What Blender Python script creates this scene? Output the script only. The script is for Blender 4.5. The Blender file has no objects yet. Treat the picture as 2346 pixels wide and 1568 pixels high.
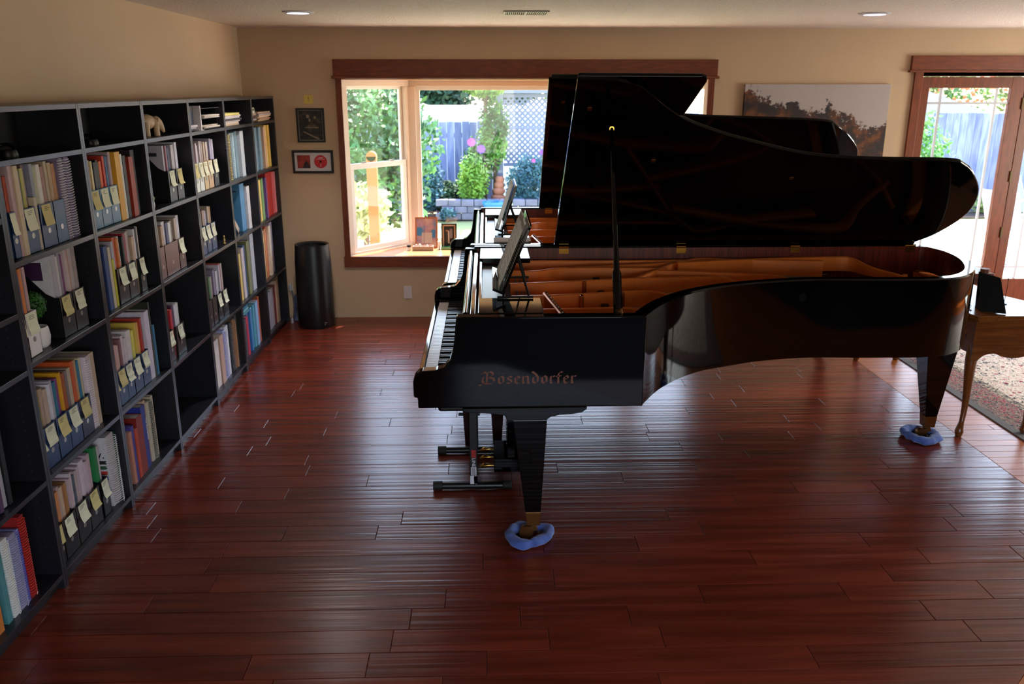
import bpy, bmesh, math, random
from mathutils import Vector, Matrix, noise
PI = math.pi
SC = bpy.context.scene
COL = SC.collection
random.seed(7)

# ------------------------------------------------------------------ camera
def set_camera():
    p, y = .2906, .0292
    cd = bpy.data.cameras.new('camera'); cam = bpy.data.objects.new('camera', cd); COL.objects.link(cam)
    fwd = Vector((math.sin(y)*math.cos(p), math.cos(y)*math.cos(p), -math.sin(p)))
    right = Vector((math.cos(y), -math.sin(y), 0)); up = right.cross(fwd)
    m = Matrix((right, up, -fwd)).transposed().to_4x4(); m.translation = (2.1387, -7.8471, 2.0887)
    cam.matrix_world = m
    cd.sensor_width = 36; cd.sensor_fit = 'HORIZONTAL'; cd.lens = 1950/2346*36
    cd.clip_start = .05; cd.clip_end = 300
    cd.dof.use_dof = True; cd.dof.focus_distance = 4.1; cd.dof.aperture_fstop = 4.0
    SC.camera = cam
set_camera()

# ------------------------------------------------------------------ world, sun, fill lamps, exposure
W = bpy.data.worlds.new('sky'); SC.world = W; W.use_nodes = True
nt = W.node_tree; bg = nt.nodes['Background']
sky = nt.nodes.new('ShaderNodeTexSky'); sky.sky_type = 'NISHITA'; sky.sun_disc = False
sky.sun_elevation = math.radians(58); sky.sun_rotation = math.radians(25); sky.air_density = 1.2; sky.dust_density = 1.5
nt.links.new(sky.outputs[0], bg.inputs[0]); bg.inputs[1].default_value = SKY_STRENGTH = .45
SUN = bpy.data.lights.new('sun', 'SUN'); SUN.energy = 7.5; SUN.angle = math.radians(.6); SUN.color = (1, .93, .82)
so = bpy.data.objects.new('sun', SUN); COL.objects.link(so)
so.rotation_euler = Vector((-.22, -.62, -1.25)).to_track_quat('-Z', 'Y').to_euler()
def area(name, loc, rot, sx, sy, e, col, portal=False):
    l = bpy.data.lights.new(name, 'AREA'); l.shape = 'RECTANGLE'; l.size = sx; l.size_y = sy; l.energy = e; l.color = col
    o = bpy.data.objects.new(name, l); COL.objects.link(o); o.location = loc; o.rotation_euler = rot
    if portal: l.cycles.is_portal = True
    return o
# fill lamps added to brighten the room, from behind the camera and the right
area('rear_fill', (3.4, -9.15, 1.35), (-PI/2, 0, PI), 3.0, 1.7, 10, (1, .87, .74))
area('side_fill', (9.1, -2.0, 1.4), (0, PI/2, .12), 1.6, 2.0, 42, (.92, 1, .88))
for dx_, dy_ in ((.86, -1.6), (4.845, -1.6)):
    l_ = bpy.data.lights.new('ceiling_lamp', 'SPOT'); l_.energy = 22; l_.spot_size = math.radians(120); l_.spot_blend = .6; l_.shadow_soft_size = .07; l_.color = (1, .93, .88)
    o_ = bpy.data.objects.new('ceiling_lamp', l_); COL.objects.link(o_); o_.location = (dx_, dy_, 2.565)
area('bay_portal', (2.55, .75, 1.35), (-PI/2, 0, 0), 3.4, 1.7, 1, (1, 1, 1), True)
area('door_portal', (6.95, .12, 1.1), (-PI/2, 0, 0), 1.9, 2.1, 1, (1, 1, 1), True)
SC.view_settings.view_transform = 'Standard'; SC.view_settings.look = 'None'
SC.view_settings.gamma = 1; SC.view_settings.exposure = 1.6; SC.view_settings.use_curve_mapping = False

# ------------------------------------------------------------------ materials
def lin(h):
    if not isinstance(h, str): return h
    r = [int(h[i:i+2], 16)/255 for i in (0, 2, 4)]
    return tuple(c/12.92 if c <= .04045 else ((c+.055)/1.055)**2.4 for c in r)
MATS = {}
def M(name, col='808080', rough=.5, metal=0, coat=0, spec=.5, var=0, scale=8, stretch=(1, 1, 1), bump=0, bscale=None, bstretch=None, emit=0, rnd=0, col2=None, sheen=0, detail=3):
    if name in MATS: return MATS[name]
    m = bpy.data.materials.new(name); m.use_nodes = True; n = m.node_tree; b = n.nodes['Principled BSDF']; L = n.links
    c = lin(col); b.inputs['Base Color'].default_value = (*c, 1); b.inputs['Roughness'].default_value = rough
    b.inputs['Metallic'].default_value = metal; b.inputs['Coat Weight'].default_value = coat; b.inputs['Coat Roughness'].default_value = .04
    b.inputs['Specular IOR Level'].default_value = spec; b.inputs['Sheen Weight'].default_value = sheen
    if emit: b.inputs['Emission Color'].default_value = (*c, 1); b.inputs['Emission Strength'].default_value = emit
    geo = n.nodes.new('ShaderNodeNewGeometry'); src = geo.outputs['Position']
    info = n.nodes.new('ShaderNodeObjectInfo')
    add = n.nodes.new('ShaderNodeVectorMath'); add.operation = 'ADD'; mul = n.nodes.new('ShaderNodeVectorMath'); mul.operation = 'SCALE'
    comb = n.nodes.new('ShaderNodeCombineXYZ'); 
    for i in range(3): L.new(info.outputs['Random'], comb.inputs[i])
    L.new(comb.outputs[0], mul.inputs[0]); mul.inputs[3].default_value = 37 if rnd else 0
    L.new(src, add.inputs[0]); L.new(mul.outputs[0], add.inputs[1]); src = add.outputs[0]
    def tex(sc, st):
        mp = n.nodes.new('ShaderNodeMapping'); mp.inputs['Scale'].default_value = st; L.new(src, mp.inputs[0])
        t = n.nodes.new('ShaderNodeTexNoise'); t.inputs['Scale'].default_value = sc; t.inputs['Detail'].default_value = detail; L.new(mp.outputs[0], t.inputs[0]); return t
    if var or rnd or col2:
        t = tex(scale, stretch)
        mix = n.nodes.new('ShaderNodeMix'); mix.data_type = 'RGBA'
        d = lin(col2) if col2 else tuple(v*(1-var) for v in c)
        mix.inputs[6].default_value = (*c, 1); mix.inputs[7].default_value = (*d, 1)
        mr = n.nodes.new('ShaderNodeMapRange'); mr.inputs[1].default_value = .35; mr.inputs[2].default_value = .65
        L.new(t.outputs[0], mr.inputs[0]); L.new(mr.outputs[0], mix.inputs[0])
        out = mix.outputs[2]
        if rnd:
            hs = n.nodes.new('ShaderNodeHueSaturation'); L.new(out, hs.inputs['Color'])
            m2 = n.nodes.new('ShaderNodeMapRange'); m2.inputs[3].default_value = 1-rnd; m2.inputs[4].default_value = 1+rnd
            L.new(info.outputs['Random'], m2.inputs[0]); L.new(m2.outputs[0], hs.inputs['Value']); out = hs.outputs[0]
        L.new(out, b.inputs['Base Color'])
    if bump:
        t = tex(bscale or scale, bstretch or stretch); bp = n.nodes.new('ShaderNodeBump'); bp.inputs['Strength'].default_value = 1; bp.inputs['Distance'].default_value = bump
        L.new(t.outputs[0], bp.inputs['Height']); L.new(bp.outputs[0], b.inputs['Normal'])
    MATS[name] = m; return m
def glass_mat(name, tint=(1, 1, 1), ior=1.45, rough=0):
    if name in MATS: return MATS[name]
    m = bpy.data.materials.new(name); m.use_nodes = True; n = m.node_tree; n.nodes.clear(); L = n.links
    o = n.nodes.new('ShaderNodeOutputMaterial'); mx = n.nodes.new('ShaderNodeMixShader'); tr = n.nodes.new('ShaderNodeBsdfTransparent'); gl = n.nodes.new('ShaderNodeBsdfGlossy')
    lw = n.nodes.new('ShaderNodeLayerWeight'); lw.inputs[0].default_value = .5; pw = n.nodes.new('ShaderNodeMath'); pw.operation = 'POWER'; pw.inputs[1].default_value = 5; fr = n.nodes.new('ShaderNodeMath'); fr.operation = 'MULTIPLY_ADD'; fr.inputs[1].default_value = .6; fr.inputs[2].default_value = .035
    L.new(lw.outputs['Facing'], pw.inputs[0]); L.new(pw.outputs[0], fr.inputs[0]); gl.inputs['Roughness'].default_value = rough; tr.inputs[0].default_value = (*tint, 1)
    L.new(fr.outputs[0], mx.inputs[0]); L.new(tr.outputs[0], mx.inputs[1]); L.new(gl.outputs[0], mx.inputs[2]); L.new(mx.outputs[0], o.inputs[0])
    MATS[name] = m; return m
C_ = {}
def translucent(m, amt):
    n = m.node_tree; b = n.nodes['Principled BSDF']; o = n.nodes['Material Output']; t = n.nodes.new('ShaderNodeBsdfTranslucent'); t.inputs[0].default_value = b.inputs['Base Color'].default_value; x = n.nodes.new('ShaderNodeMixShader'); x.inputs[0].default_value = amt
    n.links.new(b.outputs[0], x.inputs[1]); n.links.new(t.outputs[0], x.inputs[2]); n.links.new(x.outputs[0], o.inputs[0]); return m
def paint(h, rough=.55):
    return M('cover_'+h, h, rough, var=.12, scale=30)

def ramp(node, stops, const=False):
    cr = node.color_ramp; stops = sorted(stops, key=lambda q: q[0])
    if const: cr.interpolation = 'CONSTANT'
    cr.elements[0].position = stops[0][0]; cr.elements[-1].position = stops[-1][0]
    for p, c in stops[1:-1]: cr.elements.new(p)
    for e_, (p, c) in zip(cr.elements, stops): e_.color = (*lin(c), 1)
# ------------------------------------------------------------------ mesh builder
class MB:
    def __init__(s): s.v = []; s.f = []; s.m = []
    def add(s, vs, fs, mi=0):
        k = len(s.v); s.v += [tuple(v) for v in vs]; s.f += [tuple(i+k for i in f) for f in fs]; s.m += [mi]*len(fs); return s
    def box(s, x0, x1, y0, y1, z0, z1, mi=0):
        return s.add([(x0,y0,z0),(x1,y0,z0),(x1,y1,z0),(x0,y1,z0),(x0,y0,z1),(x1,y0,z1),(x1,y1,z1),(x0,y1,z1)],
            [(0,3,2,1),(4,5,6,7),(0,1,5,4),(1,2,6,5),(2,3,7,6),(3,0,4,7)], mi)
    def obox(s, c, ax, ay, az, mi=0):   # centre + half-axis vectors
        c, ax, ay, az = map(Vector, (c, ax, ay, az)); vs = [c+ax*i+ay*j+az*k for k in (-1, 1) for i, j in ((-1,-1),(1,-1),(1,1),(-1,1))]
        return s.add(vs, [(0,3,2,1),(4,5,6,7),(0,1,5,4),(1,2,6,5),(2,3,7,6),(3,0,4,7)], mi)
    def prism(s, poly, fn, d0, d1, mi=0, caps=True):  # poly list of 2D, fn(a,b,d)->3D
        n = len(poly); vs = [fn(a, b, d0) for a, b in poly]+[fn(a, b, d1) for a, b in poly]
        fs = [(i, (i+1) % n, n+(i+1) % n, n+i) for i in range(n)]
        if caps: fs += [tuple(range(n))[::-1], tuple(range(n, 2*n))]
        return s.add(vs, fs, mi)
    def frust(s, c0, h0, c1, h1, mi=0):  # tapered square post: centre xyz & half sizes
        vs = [(c[0]+i*h[0], c[1]+j*h[1], c[2]) for c, h in ((c0, h0), (c1, h1)) for i, j in ((-1,-1),(1,-1),(1,1),(-1,1))]
        return s.add(vs, [(0,3,2,1),(4,5,6,7),(0,1,5,4),(1,2,6,5),(2,3,7,6),(3,0,4,7)], mi)
    def tube(s, pts, r, n=8, mi=0, caps=True):
        pts = [Vector(p) for p in pts]; rs = r if isinstance(r, (list, tuple)) else [r]*len(pts); rings = []; up = None
        for i, p in enumerate(pts):
            d = (pts[min(i+1, len(pts)-1)]-pts[max(i-1, 0)]).normalized()
            if up is None: up = Vector((0, 0, 1)) if abs(d.z) < .9 else Vector((1, 0, 0))
            a = (up-d*up.dot(d)).normalized(); b = d.cross(a); up = a
            rings.append([p+(a*math.cos(2*PI*k/n)+b*math.sin(2*PI*k/n))*rs[i] for k in range(n)])
        vs = [v for rg in rings for v in rg]; fs = []
        for i in range(len(pts)-1):
            for k in range(n): fs.append((i*n+k, i*n+(k+1) % n, (i+1)*n+(k+1) % n, (i+1)*n+k))
        if caps: fs += [tuple(range(n))[::-1], tuple(range((len(pts)-1)*n, len(pts)*n))]
        return s.add(vs, fs, mi)
    def lathe(s, prof, c=(0, 0, 0), n=20, mi=0, ax='z'):
        vs = []; fs = []
        for r, z in prof:
            for k in range(n):
                a = 2*PI*k/n; q = (r*math.cos(a), r*math.sin(a), z)
                if ax == 'y': q = (q[0], q[2], q[1])
                if ax == 'x': q = (q[2], q[0], q[1])
                vs.append((c[0]+q[0], c[1]+q[1], c[2]+q[2]))
        for i in range(len(prof)-1):
            for k in range(n): fs.append((i*n+k, i*n+(k+1) % n, (i+1)*n+(k+1) % n, (i+1)*n+k))
        if tuple(prof[0]) != tuple(prof[-1]): fs += [tuple(range(n))[::-1], tuple(range((len(prof)-1)*n, len(prof)*n))]
        return s.add(vs, fs, mi)
    def build(s, name, mat, parent=None, smooth=0, bevel=0, label=None, sub=0, kind=None, seg=2):
        me = bpy.data.meshes.new(name)
        org = Vector((0, 0, 0))
        if parent is None:
            xs, ys, zs = zip(*s.v); org = Vector(((min(xs)+max(xs))/2, (min(ys)+max(ys))/2, min(zs)))
        else: org = wloc(parent)
        me.from_pydata([tuple(Vector(v)-org) for v in s.v], [], s.f)
        for mm in (mat if isinstance(mat, (list, tuple)) else [mat]): me.materials.append(mm)
        if isinstance(mat, (list, tuple)): me.polygons.foreach_set('material_index', s.m)
        me.validate(); me.update()
        bm = bmesh.new(); bm.from_mesh(me); bmesh.ops.recalc_face_normals(bm, faces=bm.faces); bm.to_mesh(me); bm.free()
        if smooth:
            me.shade_smooth(); me.set_sharp_from_angle(angle=smooth if smooth > .1 and smooth != 1 else .7)
        o = bpy.data.objects.new(name, me); COL.objects.link(o)
        if parent is not None: o.parent = parent
        else: o.location = org
        if bevel:
            b = o.modifiers.new('bevel', 'BEVEL'); b.width = bevel; b.segments = seg; b.limit_method = 'ANGLE'; b.angle_limit = .6
            b.harden_normals = False
        if sub: q = o.modifiers.new('sub', 'SUBSURF'); q.levels = sub; q.render_levels = sub
        if label: o['label'] = label
        if kind: o['kind'] = kind
        return o
def wloc(o):
    v = Vector(o.location)
    while o.parent: o = o.parent; v += Vector(o.location)
    return v
def thing(name, loc, label=None, cat=None, group=None, kind=None):
    o = bpy.data.objects.new(name, None); COL.objects.link(o); o.location = loc; o.empty_display_size = .1
    tag(o, label, cat, group, kind); return o
def tag(o, label=None, cat=None, group=None, kind=None):
    if label: o['label'] = label
    if cat: o['category'] = cat
    if group: o['group'] = group
    if kind: o['kind'] = kind
    return o
def bx(name, mat, parent, x0, x1, y0, y1, z0, z1, bevel=0, **k): return MB().box(x0, x1, y0, y1, z0, z1).build(name, mat, parent, bevel=bevel, **k)
def text(body, mat, parent, size, mtx, name='lettering', ext=.0006, font_space=1, align='CENTER'):
    cu = bpy.data.curves.new(name, 'FONT'); cu.body = body; cu.size = size; cu.extrude = ext; cu.align_x = align; cu.align_y = 'CENTER'; cu.space_character = font_space; cu.resolution_u = 3
    t = bpy.data.objects.new(name, cu); me = bpy.data.meshes.new_from_object(t); bpy.data.objects.remove(t)
    me.transform(Matrix.Translation(-wloc(parent)) @ mtx); me.materials.clear(); me.materials.append(mat)
    o = bpy.data.objects.new(name, me); COL.objects.link(o); o.parent = parent; return o
def frame_mtx(o, xa, ya):   # text plane: origin, x axis, y axis
    xa, ya = Vector(xa).normalized(), Vector(ya).normalized(); za = xa.cross(ya)
    m = Matrix((xa, ya, za)).transposed().to_4x4(); m.translation = o; return m
def catmull(P, n=6, closed=False):
    out = []; N = len(P)
    for i in range(N if closed else N-1):
        p = [Vector(P[(i+k) % N]) if closed else Vector(P[min(max(i+k, 0), N-1)]) for k in (-1, 0, 1, 2)]
        for j in range(n):
            t = j/n; out.append(.5*((2*p[1])+(-p[0]+p[2])*t+(2*p[0]-5*p[1]+4*p[2]-p[3])*t*t+(-p[0]+3*p[1]-3*p[2]+p[3])*t**3))
    if not closed: out.append(Vector(P[-1]))
    return out
def inset(poly, d):
    n = len(poly); out = []; A = sum(poly[i][0]*poly[(i+1) % n][1]-poly[(i+1) % n][0]*poly[i][1] for i in range(n)); sg = 1 if A > 0 else -1
    for i in range(n):
        a, b, c = Vector(poly[i-1][:2]), Vector(poly[i][:2]), Vector(poly[(i+1) % n][:2])
        e1, e2 = (b-a).normalized(), (c-b).normalized(); n1, n2 = Vector((-e1.y, e1.x))*sg, Vector((-e2.y, e2.x))*sg
        m = (n1+n2).normalized(); out.append(b+m*d/max(.35, m.dot(n1)))
    return out
XY = lambda a, b, d: (a, b, d)
XZ = lambda a, b, d: (a, d, b)
YZ = lambda a, b, d: (d, a, b)

# ------------------------------------------------------------------ setting
wall_m = M('wall_paint', 'c8aa8c', .75, var=.05, scale=2, bump=.0008, bscale=160)
ceil_m = M('ceiling_plaster', 'd8ccc4', .85, var=.05, scale=20, bump=.006, bscale=55, detail=4)
cherry = M('cherry_trim', '7c3610', .4, col2='662a0c', scale=6, stretch=(1.5, 9, 9), bump=.0003, bscale=60, bstretch=(1, 12, 12), rnd=.12)
cherryv = M('cherry_trim_upright', '7c3610', .4, col2='662a0c', scale=6, stretch=(9, 9, 1.5), rnd=.12)
seat_m = M('bay_seat_wood', 'c89060', .25, col2='b47c4c', scale=5, stretch=(1, 8, 8))
liner = M('bay_liner_wood', 'd09c70', .4, col2='c08a60', scale=5, stretch=(2, 2, 2))
vinyl = M('white_vinyl', 'f0ece6', .4)
pane = glass_mat('pane_glass')
H = 2.585
XR = 9.2; YB = -9.4
# floors
fl = bpy.data.objects.new('floor', None); 
sub = MB().box(-.1, XR, YB, .1, -.06, -.014)
fl = sub.build('floor', M('subfloor_dark', '140806', .8)); tag(fl, kind='structure')
plank = M('mahogany_plank', '78301f', .26, col2='5e2416', scale=3.2, stretch=(.55, 6, 1), rnd=.15, bump=.0026, bscale=2.6, bstretch=(.1, 14, 1), spec=.38, detail=1.5, coat=0)
oak = M('light_oak_strip', 'bc6420', .36, col2='a85418', scale=4, stretch=(.6, 8, 1), rnd=.12, bump=.0003, bscale=6, bstretch=(.5, 12, 1))
RW = .1433
def xlim(y):  # right edge of dark planks at y
    return 5.075 if y > -4.3161 else 5.075-(-4.316-y)*1.05
def plank_at(x0, x1, y0, y1, mat, par, xa=None, xb=None):
    g = .0008; c = .0016; y0 += g; y1 -= g
    a0, a1 = (x0, x0) if xa is None else xa; b0, b1 = (x1, x1) if xb is None else xb
    a0 += g; a1 += g; b0 -= g; b1 -= g
    v = [(a0, y0, -.014), (b0, y0, -.014), (b1, y1, -.014), (a1, y1, -.014), (a0, y0, -c), (b0, y0, -c), (b1, y1, -c), (a1, y1, -c), (a0+c, y0+c, 0), (b0-c, y0+c, 0), (b1-c, y1-c, 0), (a1+c, y1-c, 0)]
    mb = MB(); mb.add(v, [(0,1,5,4),(1,2,6,5),(2,3,7,6),(3,0,4,7),(4,5,9,8),(5,6,10,9),(6,7,11,10),(7,4,8,11),(8,9,10,11)]); return mb.build('plank', mat, par)
row = 0
random.seed(11)
y = -4.316+RW*31; rows = []
while y > -7.0: rows.append((y-RW, y)); y -= RW
for i, (y0, y1) in enumerate(rows):
    y1c = min(y1, .02)
    if y0 > 0: continue
    x = -.02-random.uniform(.0, .9); cuts = []
    L = [.45, .8, 1.1, 1.25, 1.5, .62, 1.35]
    while True:
        x += random.choice(L)
        if x > min(xlim(y0), xlim(y1))-.22: break
        if x > .2: cuts.append(x)
    xs = [0]+cuts
    for k, a in enumerate(xs):
        if k+1 < len(xs): plank_at(a, xs[k+1], y0, y1c, plank, fl)
        else: plank_at(a, 0, y0, y1c, plank, fl, xb=(xlim(y0), xlim(y1c)))
fo = bpy.data.objects.new('floor.001', None); COL.objects.link(fo); tag(fo, kind='structure')
OW = .083; y = .0
while y > -6.6:
    y0 = y-OW
    if y > -4.31: segs = [5.075, 5.7+random.uniform(-.35, .5), 6.9+random.uniform(-.4, .4), 9.2] if y < -.9 else [5.075, 6.0+random.uniform(-.5, .5), 9.2]
    else: segs = [0, 9.2]
    for k in range(len(segs)-1):
        xa = (xlim(y0), xlim(y)) if k == 0 else None
        if k == 0 and y > -4.31: xa = None
        plank_at(segs[k], segs[k+1], y0, y, oak, fo, xa=xa)
    y = y0
# walls, with the bay opening and the door opening
bayx0, bayx1, bz0, bz1 = .86, 4.12, .585, 2.17
dx0, dx1, dz1 = 6.02, 8.0, 2.19
wb = MB()
for b in ((-.12, bayx0, 0, H), (bayx0, bayx1, 0, bz0-.03), (bayx0, bayx1, bz1, H), (bayx1, dx0, 0, H), (dx0, dx1, dz1, H), (dx1, XR, 0, H)):
    wb.box(b[0], b[1], 0, .12, b[2], b[3])
tag(wb.build('wall_back', wall_m), kind='structure')
tag(bx('wall_left', wall_m, None, -.12, 0, YB, 0, 0, H), kind='structure')
wr = MB()
for b in ((YB, -3.0, 0, H), (-3.0, -1.0, 0, .5), (-3.0, -1.0, 2.2, H), (-1.0, 0, 0, H)): wr.box(XR, XR+.12, b[0], b[1], b[2], b[3])  # unseen opening added for the side fill lamp
tag(wr.build('wall_right', wall_m), kind='structure')
wf = MB()
for b in ((-.12, 1.8, 0, H), (1.8, 5.0, 0, .45), (1.8, 5.0, 2.25, H), (5.0, XR, 0, H)): wf.box(b[0], b[1], YB-.12, YB, b[2], b[3])  # unseen opening added for the rear fill lamp
tag(wf.build('wall_front', M('rear_wall_paint', '7c5c48', .8)), kind='structure')
ce = MB().box(-.12, XR+.12, YB-.12, .12, H, H+.12); tag(ce.build('ceiling', ceil_m), kind='structure')
# eave over the outside wall
tag(MB().box(-1.5, 10.5, .12, .85, 2.5, 2.6).build('trim_1', M('eave_paint', 'c8c0b4', .7)), kind='structure')
# thin oak shoe under the back wall

# window casing ---------------------------------------------------------
wn = thing('window_1', (2.5, 0, bz0), kind='structure')
bx('head_casing', cherry, wn, .805, 4.185, -.03, 0, 2.185, 2.325, bevel=.003)
bx('head_casing', cherry, wn, .79, 4.2, -.042, 0, 2.163, 2.187, bevel=.004)
bx('side_casing', cherryv, wn, .82, .872, -.024, 0, bz0-.02, 2.165, bevel=.002)
bx('side_casing', cherryv, wn, 4.108, 4.165, -.024, 0, bz0-.02, 2.165, bevel=.002)
bx('apron', cherry, wn, .81, 4.175, -.026, 0, .485, .585, bevel=.002)
A0 = (.86, 0); A1 = (1.40, .64); B1 = (3.60, .64); B0 = (4.12, 0)
poly = [A0, B0, B1, A1]
MB().prism(poly, XY, .553, .585).build('seat_board', seat_m, wn)
MB().prism([(A0[0]-.2, .02), (B0[0]+.2, .02), (B1[0]+.12, .78), (A1[0]-.12, .78)], XY, .45, .552).build('seat_base', M('bay_siding', 'c8c4bc', .7), wn)
MB().prism(poly, XY, 2.155, 2.18).build('bay_ceiling', liner, wn)
MB().prism([(A0[0]-.3, .12), (B0[0]+.2, .12), (B1[0]+.1, .82), (A1[0]-.1, .82)], XY, 2.181, 2.32).build('bay_roof', M('bay_roof_grey', '5c5c60', .8), wn)
def wall_frame(A, B):
    A, B = Vector((*A, 0)), Vector((*B, 0)); u = (B-A).normalized(); n = Vector((u.y, -u.x, 0)); Lg = (B-A).length
    return A, u, n, Lg
def rail(A, u, n, s0, s1, z0, z1, d0, d1, mb=None, mi=0):  # d measured into the room side (+n = room)
    mb = mb or MB(); c = A+u*((s0+s1)/2)+n*((d0+d1)/2)+Vector((0, 0, (z0+z1)/2))
    return mb.obox(c, u*((s1-s0)/2), n*((d1-d0)/2), Vector((0, 0, (z1-z0)/2)), mi)
def sash(win, A, u, n, s0, s1, z0, z1, d, w=.04, label=None, t=.03):
    f = MB(); 
    rail(A, u, n, s0, s1, z0, z0+w, d, d+t, f); rail(A, u, n, s0, s1, z1-w, z1, d, d+t, f)
    rail(A, u, n, s0, s0+w, z0+w, z1-w, d, d+t, f); rail(A, u, n, s1-w, s1, z0+w, z1-w, d, d+t, f)
    o = f.build('sash', vinyl, win, bevel=.003)
    rail(A, u, n, s0+w, s1-w, z0+w, z1-w, d+t*.4, d+t*.55).build('pane', pane, o) if False else None
    g = rail(A, u, n, s0+w, s1-w, z0+w, z1-w, d+t*.4, d+t*.55)
    g.build('pane', pane, o)
    return o
for (A, B, flip) in ((A0, A1, 1), (B1, B0, 1)):
    A_, u, n, Lg = wall_frame(A, B)
    out = MB(); rail(A_, u, n, 0, Lg, 2.10, 2.16, -.1, 0, out); rail(A_, u, n, 0, .07, .585, 2.10, -.1, 0, out); rail(A_, u, n, Lg-.05, Lg, .585, 2.10, -.1, 0, out); rail(A_, u, n, 0, Lg, .585, .61, -.1, 0, out)
    out.build('window_frame', M('window_frame_wood', 'e4d4c4', .45), wn, bevel=.003)
    sash(wn, A_, u, n, .065, Lg-.045, 1.375, 2.11, -.075, w=.035)
    sash(wn, A_, u, n, .065, Lg-.045, .60, 1.42, -.04, w=.05)
    MB().box(-.02, .02, -.008, .008, 0, .012)
    for s in (.22, .58): rail(A_, u, n, s, s+.05, 1.42, 1.432, -.035, -.015).build('sash_lock', M('lock_grey', '989490', .4), wn)
A_, u, n, Lg = wall_frame(A1, B1)
out = MB(); rail(A_, u, n, -.01, Lg+.01, 2.10, 2.16, -.1, 0, out); rail(A_, u, n, -.01, .06, .585, 2.10, -.1, 0.01, out); rail(A_, u, n, Lg-.06, Lg+.01, .585, 2.10, -.1, 0.01, out); rail(A_, u, n, 0, Lg, .585, .60, -.1, 0, out)
out.build('window_frame', M('window_frame_wood'), wn, bevel=.003)
sash(wn, A_, u, n, .06, Lg-.06, .60, 2.105, -.07, w=.04, t=.04)
# bay corner posts
# door -------------------------------------------------------------------
dr = thing('door_1', (6.95, 0, 0), kind='structure')
bx('head_casing', cherry, dr, 5.91, 8.12, -.035, 0, 2.235, 2.36, bevel=.003)
bx('head_casing', cherry, dr, 5.895, 8.135, -.045, 0, 2.218, 2.237, bevel=.003)
bx('side_casing', cherryv, dr, 5.955, 6.03, -.026, 0, 0, 2.22, bevel=.002)
bx('side_casing', cherryv, dr, 7.99, 8.065, -.026, 0, 0, 2.22, bevel=.002)
bx('head_jamb', cherry, dr, 6.02, 8.0, 0, .12, 2.185, 2.22)
bx('side_jamb', cherryv, dr, 6.0, 6.03, 0, .12, 0, 2.19)
bx('side_jamb', cherryv, dr, 7.99, 8.02, 0, .12, 0, 2.19)
bx('threshold', M('threshold_bronze', '5c4a38', .4, .6), dr, 6.0, 8.02, -.01, .14, 0, .02)
muntin = M('muntin_white', 'c8c8d0', .5)
for (a, b) in ((6.035, 6.985), (6.99, 7.985)):
    gx0, gx1 = (6.115, 6.865) if a < 6.5 else (7.075, 7.87); gz0, gz1 = .33, 2.085
    lf = MB()
    lf.box(a, gx0, .01, .055, .025, 2.18); lf.box(gx1, b, .01, .055, .025, 2.18); lf.box(gx0, gx1, .01, .055, gz1, 2.18); lf.box(gx0, gx1, .01, .055, .025, gz0)
    o = lf.build('door_leaf', cherryv, dr, bevel=.003)
    bx('pane', pane, o, gx0, gx1, .03, .036, gz0, gz1)
    for xm in (gx0+.12, gx1-.12): bx('muntin', muntin, o, xm-.009, xm+.009, .022, .042, gz0, gz1)
    for zm in (gz0+.115, gz1-.13): bx('muntin', muntin, o, gx0, gx1, .021, .043, zm-.009, zm+.009)
for z in (1.95, 1.3, .78): bx('hinge', M('brass_dull', '5c4a2c', .5, .6), dr, 6.978, 6.996, -.002, .012, z-.05, z+.05)
bx('hinge', M('brass_dull'), dr, 6.02, 6.04, -.002, .012, 2.06, 2.16)
# ceiling fittings ----------------------------------------------------------
for i, (x, y, lb) in enumerate(((.86, -1.60, 'round recessed ceiling light above the bookcases'), (4.845, -1.60, 'round recessed ceiling light near the glazed door'))):
    t = thing('recessed_light', (x, y, H-.012), lb, 'ceiling light', 'recessed ceiling lights')
    MB().lathe([(.075, H-.001), (.105, H-.001), (.105, H-.006), (.078, H-.012), (.075, H-.012), (.075, H-.001)], (x, y, 0), 32).build('trim_ring', M('light_ring', 'c8c8d0', .4), t, smooth=1)
    MB().lathe([(.001, H-.002), (.075, H-.002), (.075, H-.006), (.001, H-.006)], (x, y, 0), 32).build('lens', M('light_lens', 'd8d0ff', .5, emit=3), t)
t = thing('ceiling_vent', (2.415, -1.62, H-.01), 'slotted metal air vent in the ceiling before the window', 'vent')
vm = M('vent_metal', 'b8b0a8', .5)
f = MB(); f.box(2.26, 2.57, -1.75, -1.735, H-.01, H-.001); f.box(2.26, 2.57, -1.50, -1.485, H-.01, H-.001); f.box(2.26, 2.275, -1.735, -1.50, H-.01, H-.001); f.box(2.555, 2.57, -1.735, -1.50, H-.01, H-.001); f.box(2.41, 2.42, -1.735, -1.5, H-.01, H-.001)
f.build('vent_frame', vm, t)
MB().box(2.275, 2.555, -1.735, -1.50, H-.003, H-.001).build('vent_backing', M('vent_dark', '181414', .9), t)
for k in range(20): bx('vent_slat', vm, t, 2.28+k*.0138, 2.286+k*.0138, -1.735, -1.5, H-.009, H-.003)

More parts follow.
